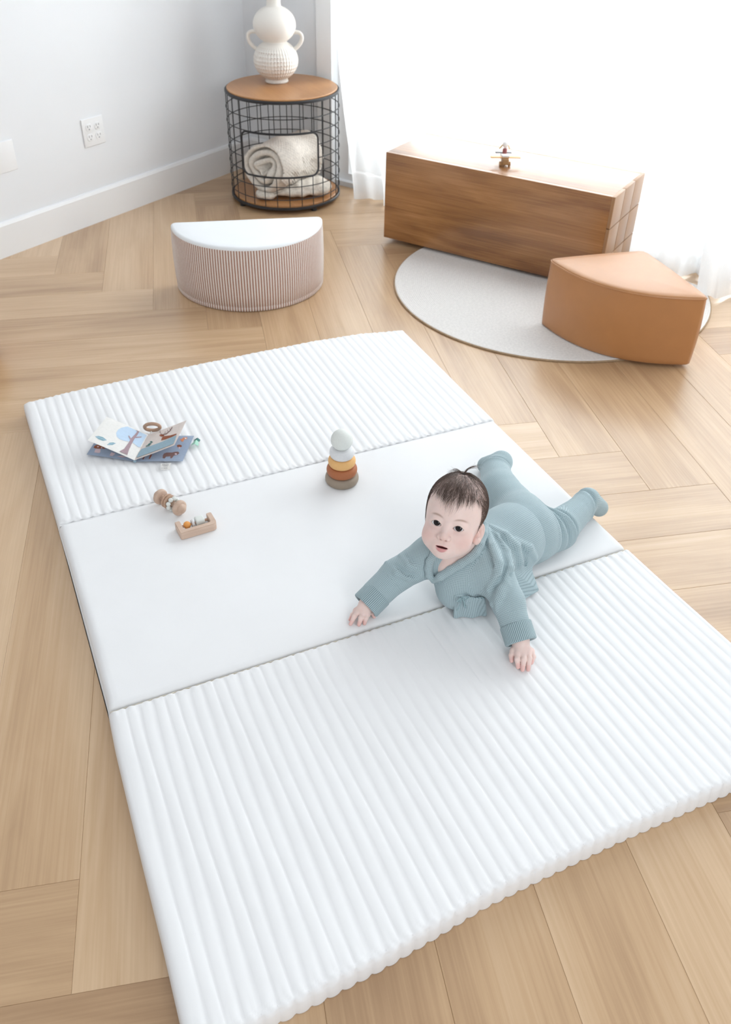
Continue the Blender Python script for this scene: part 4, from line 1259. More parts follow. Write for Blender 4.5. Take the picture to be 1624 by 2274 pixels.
MT['hair'] = plain('fine_dark_hair', (0.125, 0.083, 0.066), 0.40, var=0.35, vscale=30, spec=0.5)
MT['brow'] = MT['hair']
MT['elastic'] = plain('hair_elastic', (0.03, 0.025, 0.025), 0.6, var=0.1)

# ---- head frame: x = baby's left, y = back of the head, z = crown
HS = 1.04
HC = np.array([0.724, 0.612, 0.267])
_hl = np.array([0.722, -0.688, -0.045]); _hl /= np.linalg.norm(_hl)
_hb = np.array([0.612, 0.666, -0.426]); _hb -= _hl*(_hb@_hl); _hb /= np.linalg.norm(_hb)
_hu = np.cross(_hl, _hb)
HR3 = np.stack([_hl, _hb, _hu], 1)
def to_head(p): return ((p-HC.astype(F4))@HR3.astype(F4))/F4(HS)
def from_head(q): return np.asarray(q)*HS@HR3.T + HC

EYE = np.array([0.0212, -0.0475, 0.0005]); EYE_R = 0.0122
def lens2d(x, z, w, hgt_up, hgt_dn):
    """almond opening: distance-like value, negative inside"""
    hu = hgt_up*(1-(x/w)**2); hd = hgt_dn*(1-(x/w)**2)
    return np.maximum(z-hu, -z-hd)
def skull_sdf(q):
    """bare head without features, used for hair too (head units)"""
    d = ell(q, (0, 0.020, 0.027), (0.0570, 0.076, 0.0625))
    d = smin(d, ell(q, (0, -0.012, -0.012), (0.0465, 0.0490, 0.0560)), 0.020)
    return d
def head_sdf(q):
    d = skull_sdf(q)
    s = np.abs(q[:, 0]); qm = q.copy(); qm[:, 0] = s          # mirrored copy
    d = smin(d, sph(qm, (0.0235, -0.031, -0.032), 0.0232), 0.016)   # cheeks
    d = smin(d, ell(q, (0, -0.0425, -0.054), (0.0165, 0.0150, 0.0140)), 0.016)  # chin
    d = smin(d, ell(q, (0, -0.028, -0.043), (0.029, 0.028, 0.020)), 0.012)   # jaw
    # eye sockets
    d = smax(d, -ell(qm, (0.0215, -0.0690, 0.0015), (0.0145, 0.0110, 0.0100)), 0.010)
    # eyeball bulge with lids
    lid = sph(qm, EYE, EYE_R+0.0016)
    d = smin(d, lid, 0.006)
    ex = qm[:, 0]-EYE[0]; ez = qm[:, 2]-EYE[2] + 0.0012 - ex*0.06
    op = lens2d(ex, ez, 0.0102, 0.0064, 0.0038)
    op = np.maximum(op, qm[:, 1]+0.050)
    d = smax(d, -np.maximum(op, -lid-0.006), 0.0012)
    # lid crease
    cre = np.abs(ez-0.0096*(1-(ex/0.0135)**2)-0.0002)
    d = d + 0.0006*np.exp(-(cre/0.0008)**2)*(np.abs(ex) < 0.0115)*(qm[:, 1] < -0.04)
    # nose
    d = smin(d, rcone(q, (0, -0.0570, -0.002), (0, -0.0660, -0.0165), 0.0050, 0.0062), 0.010)
    d = smin(d, sph(q, (0, -0.0690, -0.0190), 0.0074), 0.004)
    d = smin(d, ell(qm, (0.0085, -0.0640, -0.0215), (0.0052, 0.0060, 0.0050)), 0.0028)
    d = smax(d, -ell(qm, (0.0046, -0.0700, -0.0262), (0.0026, 0.0042, 0.0022)), 0.0018)
    # lips
    lx = q[:, 0]
    d = smin(d, ell(q, (0, -0.0570, -0.0420), (0.0185, 0.0085, 0.0130)), 0.010)      # muzzle
    d = smin(d, ell(qm, (0.0048, -0.0632, -0.0372), (0.0085, 0.0030, 0.0022)), 0.0035)
    d = smin(d, ell(q, (0, -0.0640, -0.0456), (0.0098, 0.0042, 0.0038)), 0.0035)
    mo = ell(q, (0, -0.0645, -0.0404), (0.0110, 0.0100, 0.0017))
    d = smax(d, -mo, 0.0016)
    d = d + 0.0006*np.exp(-((lx/0.0022)**2))*np.exp(-(((q[:, 2]+0.031)/0.004)**2))*(q[:, 1] < -0.05)   # philtrum
    # ears
    ex3 = np.array([[0.93, 0.0, 0.36], [0.0, 1.0, 0.0], [0, 0, 1.0]])
    Re = np.array([[0.34, 0.94, 0.0], [-0.94, 0.34, 0.0], [0, 0, 1.0]], float)   # columns: outward normal-ish
    Rz = np.array([[0.86, 0.50, 0.0], [-0.50, 0.86, 0.0], [0.0, 0.0, 1.0]])
    ec = np.array([0.0545, 0.0165, -0.0150])
    qm = np.where((q[:, :1] < 0), qm+np.array([0.006, 0.0, 0.0], F4), qm)
    ear = ell(qm, ec, (0.0052, 0.0125, 0.0185), Rz)
    ear = smin(ear, ell(qm, ec+np.array([-0.002, -0.004, -0.0165]), (0.0055, 0.0085, 0.0085), Rz), 0.006)
    ear = smax(ear, -ell(qm, ec+np.array([0.0035, -0.0035, 0.0015]), (0.0056, 0.0080, 0.0135), Rz), 0.004)
    ear = smin(ear, ell(qm, ec+np.array([-0.0015, -0.0105, -0.0035]), (0.0038, 0.0036, 0.0055), Rz), 0.003)
    ear = smin(ear, rcone(qm, ec+np.array([0.0005, -0.002, 0.010]), ec+np.array([0.002, 0.0035, -0.006]), 0.0022, 0.0022), 0.004)
    d = smin(d, ear, 0.005)
    return d

# ---- joints (metres, z up, floor at 0)
NECK = np.array([0.768, 0.622, 0.180])
CH_ = np.array([0.785, 0.612, 0.138])
WA = np.array([0.895, 0.655, 0.122])
PV = np.array([0.955, 0.683, 0.112])
SHR, ELR, WRR = np.array([0.702, 0.648, 0.152]), np.array([0.628, 0.658, 0.114]), np.array([0.550, 0.638, 0.075])
SHL, ELL, WRL = np.array([0.794, 0.556, 0.156]), np.array([0.796, 0.487, 0.122]), np.array([0.790, 0.420, 0.078])
HIPL, KNL, ANL, TOEL = np.array([0.955, 0.662, 0.098]), np.array([1.045, 0.676, 0.088]), np.array([1.145, 0.722, 0.086]), np.array([1.214, 0.737, 0.058])
HIPR, KNR, ANR, TOER = np.array([0.985, 0.745, 0.104]), np.array([0.998, 0.850, 0.094]), np.array([1.032, 0.930, 0.092]), np.array([1.044, 0.990, 0.066])

# hands: knuckle, middle joint, tip for index, middle, ring, little, thumb
HAND_R = dict(wrist=(0.560, 0.643, 0.0760), palm=(0.547, 0.637, 0.0660), kn=[(0.5455, 0.6225, 0.0640), (0.5385, 0.6285, 0.0650), (0.5310, 0.6365, 0.0640), (0.5290, 0.6450, 0.0600)],
    md=[(0.5395, 0.6165, 0.0600), (0.5300, 0.6205, 0.0615), (0.5190, 0.6300, 0.0605), (0.5190, 0.6400, 0.0560)],
    tp=[(0.5335, 0.6110, 0.0512), (0.5215, 0.6125, 0.0512), (0.5065, 0.6215, 0.0512), (0.5105, 0.6340, 0.0505)],
    th=[(0.5560, 0.6330, 0.0640), (0.5600, 0.6270, 0.0580), (0.5600, 0.6210, 0.0520)], r=0.0049)
HAND_L = dict(wrist=(0.7900, 0.4250, 0.0780), palm=(0.7860, 0.4110, 0.0680), kn=[(0.7730, 0.4010, 0.0660), (0.7835, 0.3970, 0.0680), (0.7935, 0.3960, 0.0670), (0.8030, 0.3985, 0.0640)],
    md=[(0.7655, 0.3900, 0.0640), (0.7765, 0.3840, 0.0655), (0.7885, 0.3825, 0.0645), (0.8010, 0.3860, 0.0610)],
    tp=[(0.7620, 0.3800, 0.0540), (0.7680, 0.3720, 0.0520), (0.7785, 0.3680, 0.0515), (0.7930, 0.3790, 0.0530)],
    th=[(0.7720, 0.4150, 0.0640), (0.7640, 0.4080, 0.0590), (0.7590, 0.3990, 0.0545)], r=0.0053)
def hand_sdf(p, H):
    w, pa = np.array(H['wrist']), np.array(H['palm'])
    r = H['r']
    d = rcone(p, w, pa, 0.0175, 0.0150)
    for k in H['kn'][:4]:
        d = smin(d, rcone(p, pa, k, 0.0105, r*1.30), 0.008)
    f = None
    lens = [1.0, 1.04, 1.0, 0.88]
    for i in range(4):
        a, m, t = H['kn'][i], H['md'][i], H['tp'][i]
        g = smin(rcone(p, a, m, r*1.12*lens[i], r*1.04*lens[i]), rcone(p, m, t, r*1.04*lens[i], r*0.80*lens[i]), 0.002)
        f = g if f is None else np.minimum(f, g)
    a, m, t = H['th']
    g = smin(rcone(p, pa, a, 0.008, r*1.2), smin(rcone(p, a, m, r*1.2, r*1.1), rcone(p, m, t, r*1.1, r*0.85), 0.002), 0.004)
    f = np.minimum(f, g)
    return smin(d, f, 0.0032)

def body_sdf(p):
    d = chain(p, [CH_, WA, PV], [0.058, 0.058, 0.062], 0.02)
    d = smin(d, chain(p, [CH_, SHR, ELR, WRR], [0.04, 0.032, 0.024, 0.0175], 0.01), 0.02)
    d = smin(d, chain(p, [CH_, SHL, ELL, WRL], [0.04, 0.032, 0.026, 0.0180], 0.01), 0.02)
    d = smin(d, chain(p, [PV, HIPL, KNL, ANL, (1.178, 0.742, 0.088), (1.205, 0.738, 0.066)], [0.05, 0.042, 0.034, 0.021, 0.018, 0.011], 0.01), 0.02)
    d = smin(d, chain(p, [PV, HIPR, KNR, ANR, (1.066, 0.957, 0.091), TOER], [0.05, 0.042, 0.034, 0.021, 0.018, 0.011], 0.01), 0.02)
    nk0 = from_head((0, 0.012, -0.030))
    d = smin(d, rcone(p, nk0, NECK, 0.040, 0.038), 0.015)
    d = smin(d, rcone(p, NECK, (0.722, 0.600, 0.150), 0.036, 0.030), 0.02)
    dh = sph(p, HC, 0.118)
    near = dh < 0.03
    if near.any():
        h = dh + 0.012
        h[near] = head_sdf(to_head(p[near]))*F4(HS)
        d = smin(d, h, 0.009)
    for H, c in ((HAND_R, HAND_R['palm']), (HAND_L, HAND_L['palm'])):
        dd = sph(p, c, 0.065); near = dd < 0.02
        if near.any():
            h = dd + 0.008
            h[near] = hand_sdf(p[near], H)
            d = smin(d, h, 0.004)
    return d

baby = thing('person', 'baby in a pale blue knitted outfit lying on the tummy on the white play mat', 'person', (0.80, 0.62, 0.045))
BO = np.array([0.80, 0.62, 0.045])
V, Q = surface_nets(body_sdf, (0.47, 0.34, 0.043), (1.26, 1.02, 0.40), 0.00125)

# skin colour (blush, lips, brows, scalp) and painted nostril shade, all fixed to the face itself
hq = to_head(V.astype(F4))
hx = np.abs(hq[:, 0]); hy = hq[:, 1]; hz = hq[:, 2]
colr = np.tile(np.array([0.83, 0.655, 0.605]), (len(V), 1))
def blend(col, wgt):
    global colr
    wgt = np.clip(wgt, 0, 1)[:, None]
    colr = colr*(1-wgt) + np.array(col)*wgt
ishead = np.linalg.norm(V-HC, axis=1) < 0.13
face = ishead & (hy < 0.01)
blend((0.74, 0.44, 0.40), 0.45*np.exp(-(((hx-0.036)/0.019)**2+((hz+0.026)/0.017)**2))*face)
blend((0.72, 0.44, 0.38), 0.40*np.exp(-((hx/0.010)**2+((hz+0.021)/0.008)**2))*face*(hy < -0.05))
blend((0.66, 0.45, 0.43), 0.40*np.exp(-(((hx-0.021)/0.013)**2+((hz+0.009)/0.006)**2))*face)      # below eyes
# nostrils, then lips
blend((0.36, 0.15, 0.13), 0.85*np.exp(-(((hx-0.0046)/0.0022)**2+((hz+0.0262)/0.0018)**2))*face*(hy < -0.055))  # nostril darkness: shade painted into the skin tint
lipu = np.exp(-((hx/0.0115)**6)) * np.clip((-0.0362-hx*0.12-hz)/0.0010, 0, 1)*np.clip((hz-(-0.0505+0.55*hx*hx/0.012+0.05*hx))/0.0012, 0, 1)
blend((0.62, 0.27, 0.27), 0.9*lipu*face*(hy < -0.050))
mo_in = ell(hq, (0, -0.0645, -0.0404), (0.0110, 0.0100, 0.0017)) < 0.0004
blend((0.16, 0.035, 0.035), 0.95*(mo_in & (hy > -0.0655) & face))
# eye rims and lashes
exx = hx-EYE[0]; ezz = hz-EYE[2]+0.0012-exx*0.06
opn = lens2d(exx, ezz, 0.0102, 0.0064, 0.0038)
rim = np.exp(-(np.maximum(opn, 0)/0.0009)**2)*face*(np.abs(exx) < 0.0125)*(hy < -0.035)
blend((0.07, 0.04, 0.035), 0.9*rim*(ezz > 0.0008)); blend((0.42, 0.24, 0.21), 0.5*rim*(ezz <= 0.0008))
# eyebrows: soft light brown
bx = hx-0.0225; bz = hz-(0.0140+0.0030*(1-(bx/0.012)**2)-0.0006)
blend((0.34, 0.21, 0.155), 0.75*np.exp(-(bz/0.0018)**2)*np.exp(-((bx/0.0115)**4))*face)
# scalp under the hair
def hairline(q):
    """> 0 where hair grows (head units)"""
    x = np.abs(q[:, 0]); y = q[:, 1]; z = q[:, 2]
    front = z-(0.050+0.10*np.maximum(x-0.022, 0)+0.0015*np.sin(q[:, 0]*400))
    side = y-(-0.016+0.25*np.maximum(0.040-z, 0)-0.25*np.maximum(0.02-z, 0)*(q[:, 0] < 0))
    side = np.where(z > -0.004-0.6*np.maximum(y-0.012, 0), side, -0.02)
    return np.maximum(front, side)
hl = hairline(hq)
blend((0.36, 0.25, 0.215), 0.62*np.clip(hl/0.014, 0, 1)*ishead*(np.linalg.norm((hq-np.array([0.0545, 0.0135, -0.015]))/np.array([0.012, 0.02, 0.027]), axis=1) > 1)*(np.linalg.norm((hq-np.array([-0.0545, 0.0135, -0.015]))/np.array([0.012, 0.02, 0.027]), axis=1) > 1)*(hz > -0.03))
blend((0.72, 0.40, 0.33), 0.35*np.exp(-(np.linalg.norm((hq*np.array([1, 1, 1])-np.array([0.056, 0.010, -0.009]))/np.array([0.012, 0.018, 0.024]), axis=1))**2)*ishead)
for H in (HAND_R, HAND_L):
    for t in H['tp']+[H['th'][2]]: blend((0.72, 0.36, 0.34), 0.65*np.exp(-(np.linalg.norm(V-np.array(t), axis=1)/0.008)**2))
    for t in H['kn']: blend((0.70, 0.42, 0.38), 0.35*np.exp(-(np.linalg.norm(V-np.array(t), axis=1)/0.007)**2))
    for t, m_ in zip(H['tp'], H['md']):                 # nails
        n_ = np.array(t)*0.85+np.array(m_)*0.15+np.array([0, 0, H['r']*0.85])
        blend((0.80, 0.52, 0.48), 0.8*(np.linalg.norm((V-n_), axis=1) < 0.0026))
body = mesh_np('body', V-BO, Q, 'skin', baby, color=colr)

# ---- eyes
MT['eye_white'] = plain('eye_white', (0.78, 0.78, 0.80), 0.15, var=0.02)
MT['iris'] = plain('dark_iris', (0.022, 0.016, 0.016), 0.12, spec=0.25, var=0.3, vscale=400)
MT['pupil'] = plain('pupil', (0.004, 0.004, 0.005), 0.05, spec=0.3, var=0.05)
CAMV = np.array(CAM)
for sx in (-1, 1):
    c = from_head(EYE*np.array([sx, 1, 1])); r = EYE_R*HS
    g = (CAMV + np.array([-0.10, 0.0, -0.12])) - c; g /= np.linalg.norm(g)
    zax = Vector(g); M3 = zax.to_track_quat('Z', 'Y').to_matrix()
    mb = MB().ball((0, 0, 0), r*0.985, 36, 24)
    e = mb.build('eyeball', 'eye_white', baby, angle=180)
    e.location = c-BO; e.rotation_euler = M3.to_euler()
    ir = 0.0065*HS
    prof = [(math.sqrt(max(0, 1-((r*0.985*1.004)*0+0))) *0+ir*t, math.sqrt((r*0.990)**2-(ir*t)**2)+0.0002) for t in np.linspace(1, 0.02, 8)]
    i_ = MB().lathe([(ir*1.03, math.sqrt((r*0.985)**2-(ir*1.03)**2)-0.0003)]+prof, 28).build('iris', 'iris', e, angle=180)
    pr = 0.0030*HS
    MB().lathe([(pr*t+1e-5, math.sqrt((r*0.990)**2-(pr*t)**2)+0.0004) for t in np.linspace(1, 0, 5)], 20).build('pupil', 'pupil', i_ if False else e, angle=180)
# ---- clothes
MT['tie'] = plain('blue_knit_cord', (0.30, 0.42, 0.45), 0.9, var=0.12, vscale=300)
def limb_uv(V, Q, prims):
    """knit direction: u along the nearest limb axis, v around it"""
    C_ = V[Q].mean(1)
    best = None; who = np.zeros(len(Q), int)
    for i, (a, b, r) in enumerate(prims):
        a = np.array(a); b = np.array(b); ba = b-a
        t = np.clip(((C_-a)@ba)/(ba@ba), 0, 1)
        d = np.linalg.norm(C_-a-t[:, None]*ba, axis=1)-r
        if best is None: best = d
        else:
            m = d < best-1e-4; who[m] = i; best = np.minimum(best, d)
    uv = np.zeros((len(Q), 4, 2))
    for i, (a, b, r) in enumerate(prims):
        m = who == i
        if not m.any(): continue
        a = np.array(a); b = np.array(b); ax = (b-a)/np.linalg.norm(b-a)
        ref = np.array([0, 0, 1.0]) if abs(ax[2]) < 0.8 else np.array([1.0, 0, 0])
        e1 = np.cross(ax, ref); e1 /= np.linalg.norm(e1); e2 = np.cross(e1, ax)
        q = V[Q[m]]-a
        u = q@ax; th_ = np.arctan2(q@e1, q@e2)
        c0 = np.arctan2((C_[m]-a)@e1, (C_[m]-a)@e2)
        th_ = c0[:, None] + (th_-c0[:, None]+np.pi) % (2*np.pi)-np.pi
        uv[m, :, 0] = u; uv[m, :, 1] = th_*r
    return uv.reshape(-1, 2)
def above_mat(p, d, z=0.0455): return np.maximum(d, z-p[:, 2])

def cuff(p, a, b, r, th_=0.0035):
    """open sleeve end: thick shell around the axis a-b"""
    a = np.asarray(a, F4); b = np.asarray(b, F4); ax = (b-a); L = np.linalg.norm(ax); ax = ax/L
    q = p-a; t = q@ax; rad = np.linalg.norm(q-t[:, None]*ax, axis=1)
    d = np.abs(rad-r)-th_
    return smax(d, np.abs(t-L/2)-L/2, 0.004)

# pixel-free fold lines on the jacket, given in metres
FOLDS = []
def shirt_base(p):
    d = chain(p, [CH_, WA, (0.930, 0.672, 0.116)], [0.073, 0.074, 0.075], 0.02)
    d = smin(d, ell(p, (0.740, 0.588, 0.108), (0.052, 0.046, 0.062)), 0.03)
    d = smin(d, chain(p, [CH_, SHR, ELR, (0.575, 0.646, 0.088)], [0.055, 0.042, 0.034, 0.032], 0.01), 0.025)
    d = smin(d, chain(p, [CH_, SHL, ELL, (0.791, 0.440, 0.090)], [0.055, 0.041, 0.033, 0.029], 0.01), 0.025)
    return d
def tri_dist(p, a, b, c):
    """distance to a triangle"""
    ba, cb, ac = b-a, c-b, a-c
    pa, pb, pc = p-a, p-b, p-c
    n = np.cross(ba, ac)
    ins = np.sign(pa@np.cross(ba, n)) + np.sign(pb@np.cross(cb, n)) + np.sign(pc@np.cross(ac, n))
    def seg(e, q):
        t = np.clip((q@e)/(e@e), 0, 1)
        return np.sum((e*t[:, None]-q)**2, axis=1)
    out = np.minimum(np.minimum(seg(ba, pa), seg(cb, pb)), seg(ac, pc))
    inn = (pa@n)**2/(n@n)
    return np.sqrt(np.where(np.abs(ins) >= 2.0, np.minimum(out, inn), out))
def shirt_sdf(p):
    d = shirt_base(p)
    for pts, r, k in FOLDS:
        n = len(pts)
        rr = [r*1.35*(0.35+0.65*math.sin(math.pi*min(1, max(0, (i+0.35)/(n-0.3))))) for i in range(n)]
        d = smin(d, chain(p, pts, rr, 0.004), k*0.4)
    for pts, r in CREASES:
        n = len(pts)
        rr = [r*(0.4+0.6*math.sin(math.pi*(i+0.5)/n)) for i in range(n)]
        d = smax(d, -chain(p, pts, rr, 0.003), 0.006)
    # hanging flap on the baby's left side
    A_, B_, C_, D_ = (np.array(q, F4) for q in ((0.845, 0.562, 0.130), (0.912, 0.584, 0.095), (0.9185, 0.5535, 0.054), (0.8725, 0.5425, 0.054)))
    flap = np.minimum(tri_dist(p, A_, B_, C_), tri_dist(p, A_, C_, D_)) - 0.0038
    d = smin(d, flap, 0.012)
    # cut: neck opening with a V at the front, sleeve ends, hem
    nk0 = from_head((0, 0.012, -0.030))
    hole = rcone(p, nk0, NECK, 0.046, 0.040)
    hole = smin(hole, rcone(p, (0.745, 0.600, 0.190), (0.706, 0.594, 0.160), 0.030, 0.009), 0.008)
    d = smax(d, -hole, 0.006)
    # collar band along the neckline
    for pts, r in COLLAR: d = smin(d, chain(p, pts, [r*1.25]*len(pts), 0.004), 0.0025)
    ax = (PV-CH_)/np.linalg.norm(PV-CH_)
    d = smax(d, ((p-np.array([0.932, 0.672, 0.12], F4))@ax.astype(F4)), 0.004)
    # sleeve ends open, turned-back ribbed cuffs
    for a, b in ((ELR, WRR), (ELL, WRL)):
        e = (b-a)/np.linalg.norm(b-a)
        near = np.linalg.norm(p-b.astype(F4), axis=1) < 0.06
        d = np.where(near, smax(d, (p-(b-e*0.004).astype(F4))@e.astype(F4), 0.003), d)
        d = np.where(near, smax(d, -rcone(p, b-e*0.030, b+e*0.02, 0.020, 0.0225), 0.004), d)
    return above_mat(p, d)
COLLAR = []
BANDS = [([(0.775, 0.668, 0.203), (0.803, 0.655, 0.207), (0.8125, 0.630, 0.211), (0.7952, 0.603, 0.2128), (0.7749, 0.5813, 0.2083), (0.7602, 0.5707, 0.1999), (0.7468, 0.5694, 0.1914), (0.7281, 0.5724, 0.1797), (0.7084, 0.5782, 0.1653), (0.6929, 0.5868, 0.1468), (0.6845, 0.6011, 0.1248)], 0.0088),
         ([(0.775, 0.668, 0.203), (0.738, 0.660, 0.201), (0.706, 0.640, 0.195), (0.6905, 0.6175, 0.1835), (0.6790, 0.6126, 0.1707), (0.6750, 0.6096, 0.1556), (0.6776, 0.6073, 0.1387), (0.6852, 0.6011, 0.1230)], 0.0080)]
FOLDS = [
    ([(0.8159, 0.6217, 0.2047), (0.7961, 0.5732, 0.2017), (0.7897, 0.5346, 0.1902), (0.7848, 0.5197, 0.1774), (0.763, 0.5149, 0.1485)], 0.0095, 0.01),
    ([(0.8272, 0.6004, 0.1993), (0.8291, 0.5641, 0.1843), (0.8131, 0.5246, 0.1767), (0.7786, 0.494, 0.1563), (0.7654, 0.5027, 0.1166)], 0.0085, 0.01),
    ([(0.8271, 0.6282, 0.203), (0.8477, 0.5999, 0.193), (0.8638, 0.5819, 0.1721), (0.8702, 0.5699, 0.1378), (0.8816, 0.582, 0.0906)], 0.009, 0.012),
    ([(0.8694, 0.5927, 0.1801), (0.9004, 0.5837, 0.1537), (0.922, 0.5839, 0.1179)], 0.008, 0.012),
    ([(0.6123, 0.6759, 0.1378), (0.6181, 0.6385, 0.1401), (0.6385, 0.6246, 0.1328), (0.6576, 0.6195, 0.1255)], 0.0075, 0.008),
    ([(0.6394, 0.6678, 0.1548), (0.644, 0.638, 0.1567), (0.6534, 0.6257, 0.1521)], 0.006, 0.008),
    ([(0.7929, 0.5005, 0.1658), (0.774, 0.4881, 0.1494), (0.7631, 0.494, 0.1252)], 0.008, 0.008),
    ([(0.7951, 0.4937, 0.1617), (0.7684, 0.4832, 0.1398), (0.7646, 0.4768, 0.1239)], 0.007, 0.008),
    ([(0.723, 0.5473, 0.1143), (0.735, 0.546, 0.097), (0.752, 0.547, 0.082)], 0.007, 0.008),
]
CREASES = [
    ([(0.8202, 0.6073, 0.2075), (0.8185, 0.5674, 0.1988), (0.8075, 0.5313, 0.1912), (0.7819, 0.506, 0.1719), (0.7603, 0.5029, 0.1438)], 0.0045),
    ([(0.8361, 0.594, 0.1991), (0.8446, 0.5663, 0.1773), (0.8329, 0.5359, 0.1696), (0.8065, 0.5087, 0.1743)], 0.005),
    ([(0.8795, 0.58, 0.1683), (0.8883, 0.5711, 0.14), (0.8954, 0.581, 0.0864)], 0.0045),
    ([(0.79, 0.5922, 0.2112), (0.7786, 0.5575, 0.2023), (0.7781, 0.5328, 0.1913)], 0.005),
    ([(0.7534, 0.5349, 0.1113), (0.7613, 0.5055, 0.1157)], 0.006),
    ([(0.6192, 0.6495, 0.1514), (0.6345, 0.6253, 0.143), (0.6546, 0.6153, 0.1386)], 0.004),
    ([(0.6437, 0.658, 0.1659), (0.6494, 0.6343, 0.1647), (0.6592, 0.6234, 0.1634)], 0.003),
    ([(0.674, 0.609, 0.147), (0.6758, 0.6182, 0.1754)], 0.004),
    ([(0.7269, 0.5414, 0.1204), (0.7476, 0.5394, 0.0978)], 0.005),
]
V, Q = surface_nets(shirt_sdf, (0.53, 0.39, 0.040), (1.0, 0.77, 0.24), 0.0017)
sh_prims = [(CH_, PV, 0.075), ((0.700, 0.650, 0.150), (0.794, 0.560, 0.154), 0.056), (SHR, ELR, 0.041), (ELR, WRR, 0.036), (SHL, ELL, 0.044), (ELL, WRL, 0.037), ((0.748, 0.600, 0.26), (0.738, 0.585, 0.02), 0.052)]
jacket = mesh_np('jacket', V-BO, Q, 'knit', baby, uv=limb_uv(V, Q, sh_prims))
def collar_sdf(p):
    d = None
    for pts, r in BANDS:
        rr = [r]*len(pts); rr[-1] = r*0.55
        q = chain(p, pts, rr, 0.004)
        d = q if d is None else smin(d, q, 0.003)
    nk0 = from_head((0, 0.012, -0.030))
    hole = rcone(p, nk0, NECK, 0.0425, 0.037)
    return smax(d, -hole, 0.003)
V, Q = surface_nets(collar_sdf, (0.65, 0.54, 0.10), (0.84, 0.70, 0.24), 0.0014)
cp = [(a, b, 0.010) for pts, r in BANDS for a, b in zip(pts[:-1], pts[1:])]
mesh_np('collar', V-BO, Q, 'knit', jacket, uv=limb_uv(V, Q, cp))
def placket_sdf(p):
    A_, B_, C_, D_ = (np.array(q, F4) for q in ((0.7085, 0.5500, 0.118), (0.7190, 0.5560, 0.0490), (0.7760, 0.5330, 0.0520), (0.7640, 0.5300, 0.106)))
    d = np.minimum(tri_dist(p, A_, B_, C_), tri_dist(p, A_, C_, D_)) - 0.0032
    d = d + 0.0016*np.sin(p[:, 0]*170+p[:, 2]*60)
    return above_mat(p, d, 0.0462)
V, Q = surface_nets(placket_sdf, (0.69, 0.51, 0.040), (0.80, 0.58, 0.14), 0.0014)
mesh_np('front_panel', V-BO, Q, 'knit', jacket, uv=limb_uv(V, Q, [((0.74, 0.60, 0.26), (0.74, 0.60, 0.02), 0.052)]))
kn = Vector((0.7195, 0.5425, 0.117))-Vector(BO)
for s_ in (-1, 1):
    MB().tube([kn, kn+Vector((0.007*s_, -0.006, 0.004)), kn+Vector((0.013*s_, -0.005, -0.002)), kn+Vector((0.008*s_, -0.004, -0.007)), kn+Vector((0.001*s_, -0.002, -0.001))], 0.0017, 8).build('tie_loop', 'tie', jacket)
    MB().tube([kn, kn+Vector((0.004*s_, -0.005, -0.010)), kn+Vector((0.006*s_, -0.004, -0.022)), kn+Vector((0.010*s_, -0.005, -0.030))], 0.0015, 8).build('tie_end', 'tie', jacket)
# turned back cuffs
for nm, a, b in (('cuff', ELR, WRR), ('cuff', ELL, WRL)):
    e = (b-a)/np.linalg.norm(b-a)
    def cf(p, a=a, b=b, e=e):
        d = cuff(p, b-e*0.036, b+e*0.004, 0.0290, 0.0036)
        return above_mat(p, d)
    V, Q = surface_nets(cf, b-0.06, b+0.06, 0.0012)
    mesh_np('cuff', V-BO, Q, 'knit', jacket, uv=limb_uv(V, Q, [(a, b, 0.033)])*np.array([0.0, 1.0])+np.array([0.0035*0.75, 0]))

def trouser_sdf(p):
    d = chain(p, [WA, PV], [0.066, 0.068], 0.02)
    d = smin(d, ell(p, (0.968, 0.660, 0.113), (0.054, 0.052, 0.056)), 0.03)
    d = smin(d, ell(p, (0.973, 0.722, 0.113), (0.052, 0.052, 0.056)), 0.03)
    d = smin(d, chain(p, [HIPL, KNL, ANL], [0.054, 0.046, 0.032], 0.012), 0.022)
    d = smin(d, chain(p, [ANL, (1.178, 0.742, 0.088), TOEL], [0.030, 0.029, 0.022], 0.006), 0.010)
    d = smin(d, chain(p, [HIPR, KNR, ANR], [0.054, 0.047, 0.035], 0.012), 0.022)
    d = smin(d, chain(p, [ANR, (1.066, 0.957, 0.091), TOER], [0.031, 0.028, 0.022], 0.006), 0.010)
    # creases behind the knees and at the ankles
    for c, ax, amp in ((KNL+np.array([0.014, 0.004, 0]), ANL-KNL, 0.007), (KNL+np.array([-0.014, 0.0, 0]), ANL-HIPL, 0.006), (ANL+np.array([0.018, 0.008, 0]), TOEL-ANL, 0.005), (ANR+np.array([0.012, 0.010, 0]), np.array([0.55, 0.83, 0.0]), 0.006), (HIPL+np.array([0.060, 0.005, 0]), KNL-HIPL, 0.004)):
        ax = np.asarray(ax)/np.linalg.norm(ax)
        t = (p-c.astype(F4))@ax.astype(F4)
        near = np.clip((0.088-np.linalg.norm(p-c.astype(F4), axis=1))/0.030, 0, 1)
        d = d + near*amp*(np.exp(-(t/0.0045)**2)-0.5*np.exp(-((t+0.012)/0.006)**2))*np.clip((p[:, 2]-0.05)/0.06, 0, 1)
    ax = (PV-CH_)/np.linalg.norm(PV-CH_)
    d = smax(d, -((p-np.array([0.900, 0.655, 0.12], F4))@ax.astype(F4)), 0.003)
    m_ = np.maximum(np.where(p[:, 0] < 1.20, 0.0455, 0.02)-p[:, 2], d)
    return m_
V, Q = surface_nets(trouser_sdf, (0.86, 0.55, 0.018), (1.27, 1.03, 0.22), 0.0018)
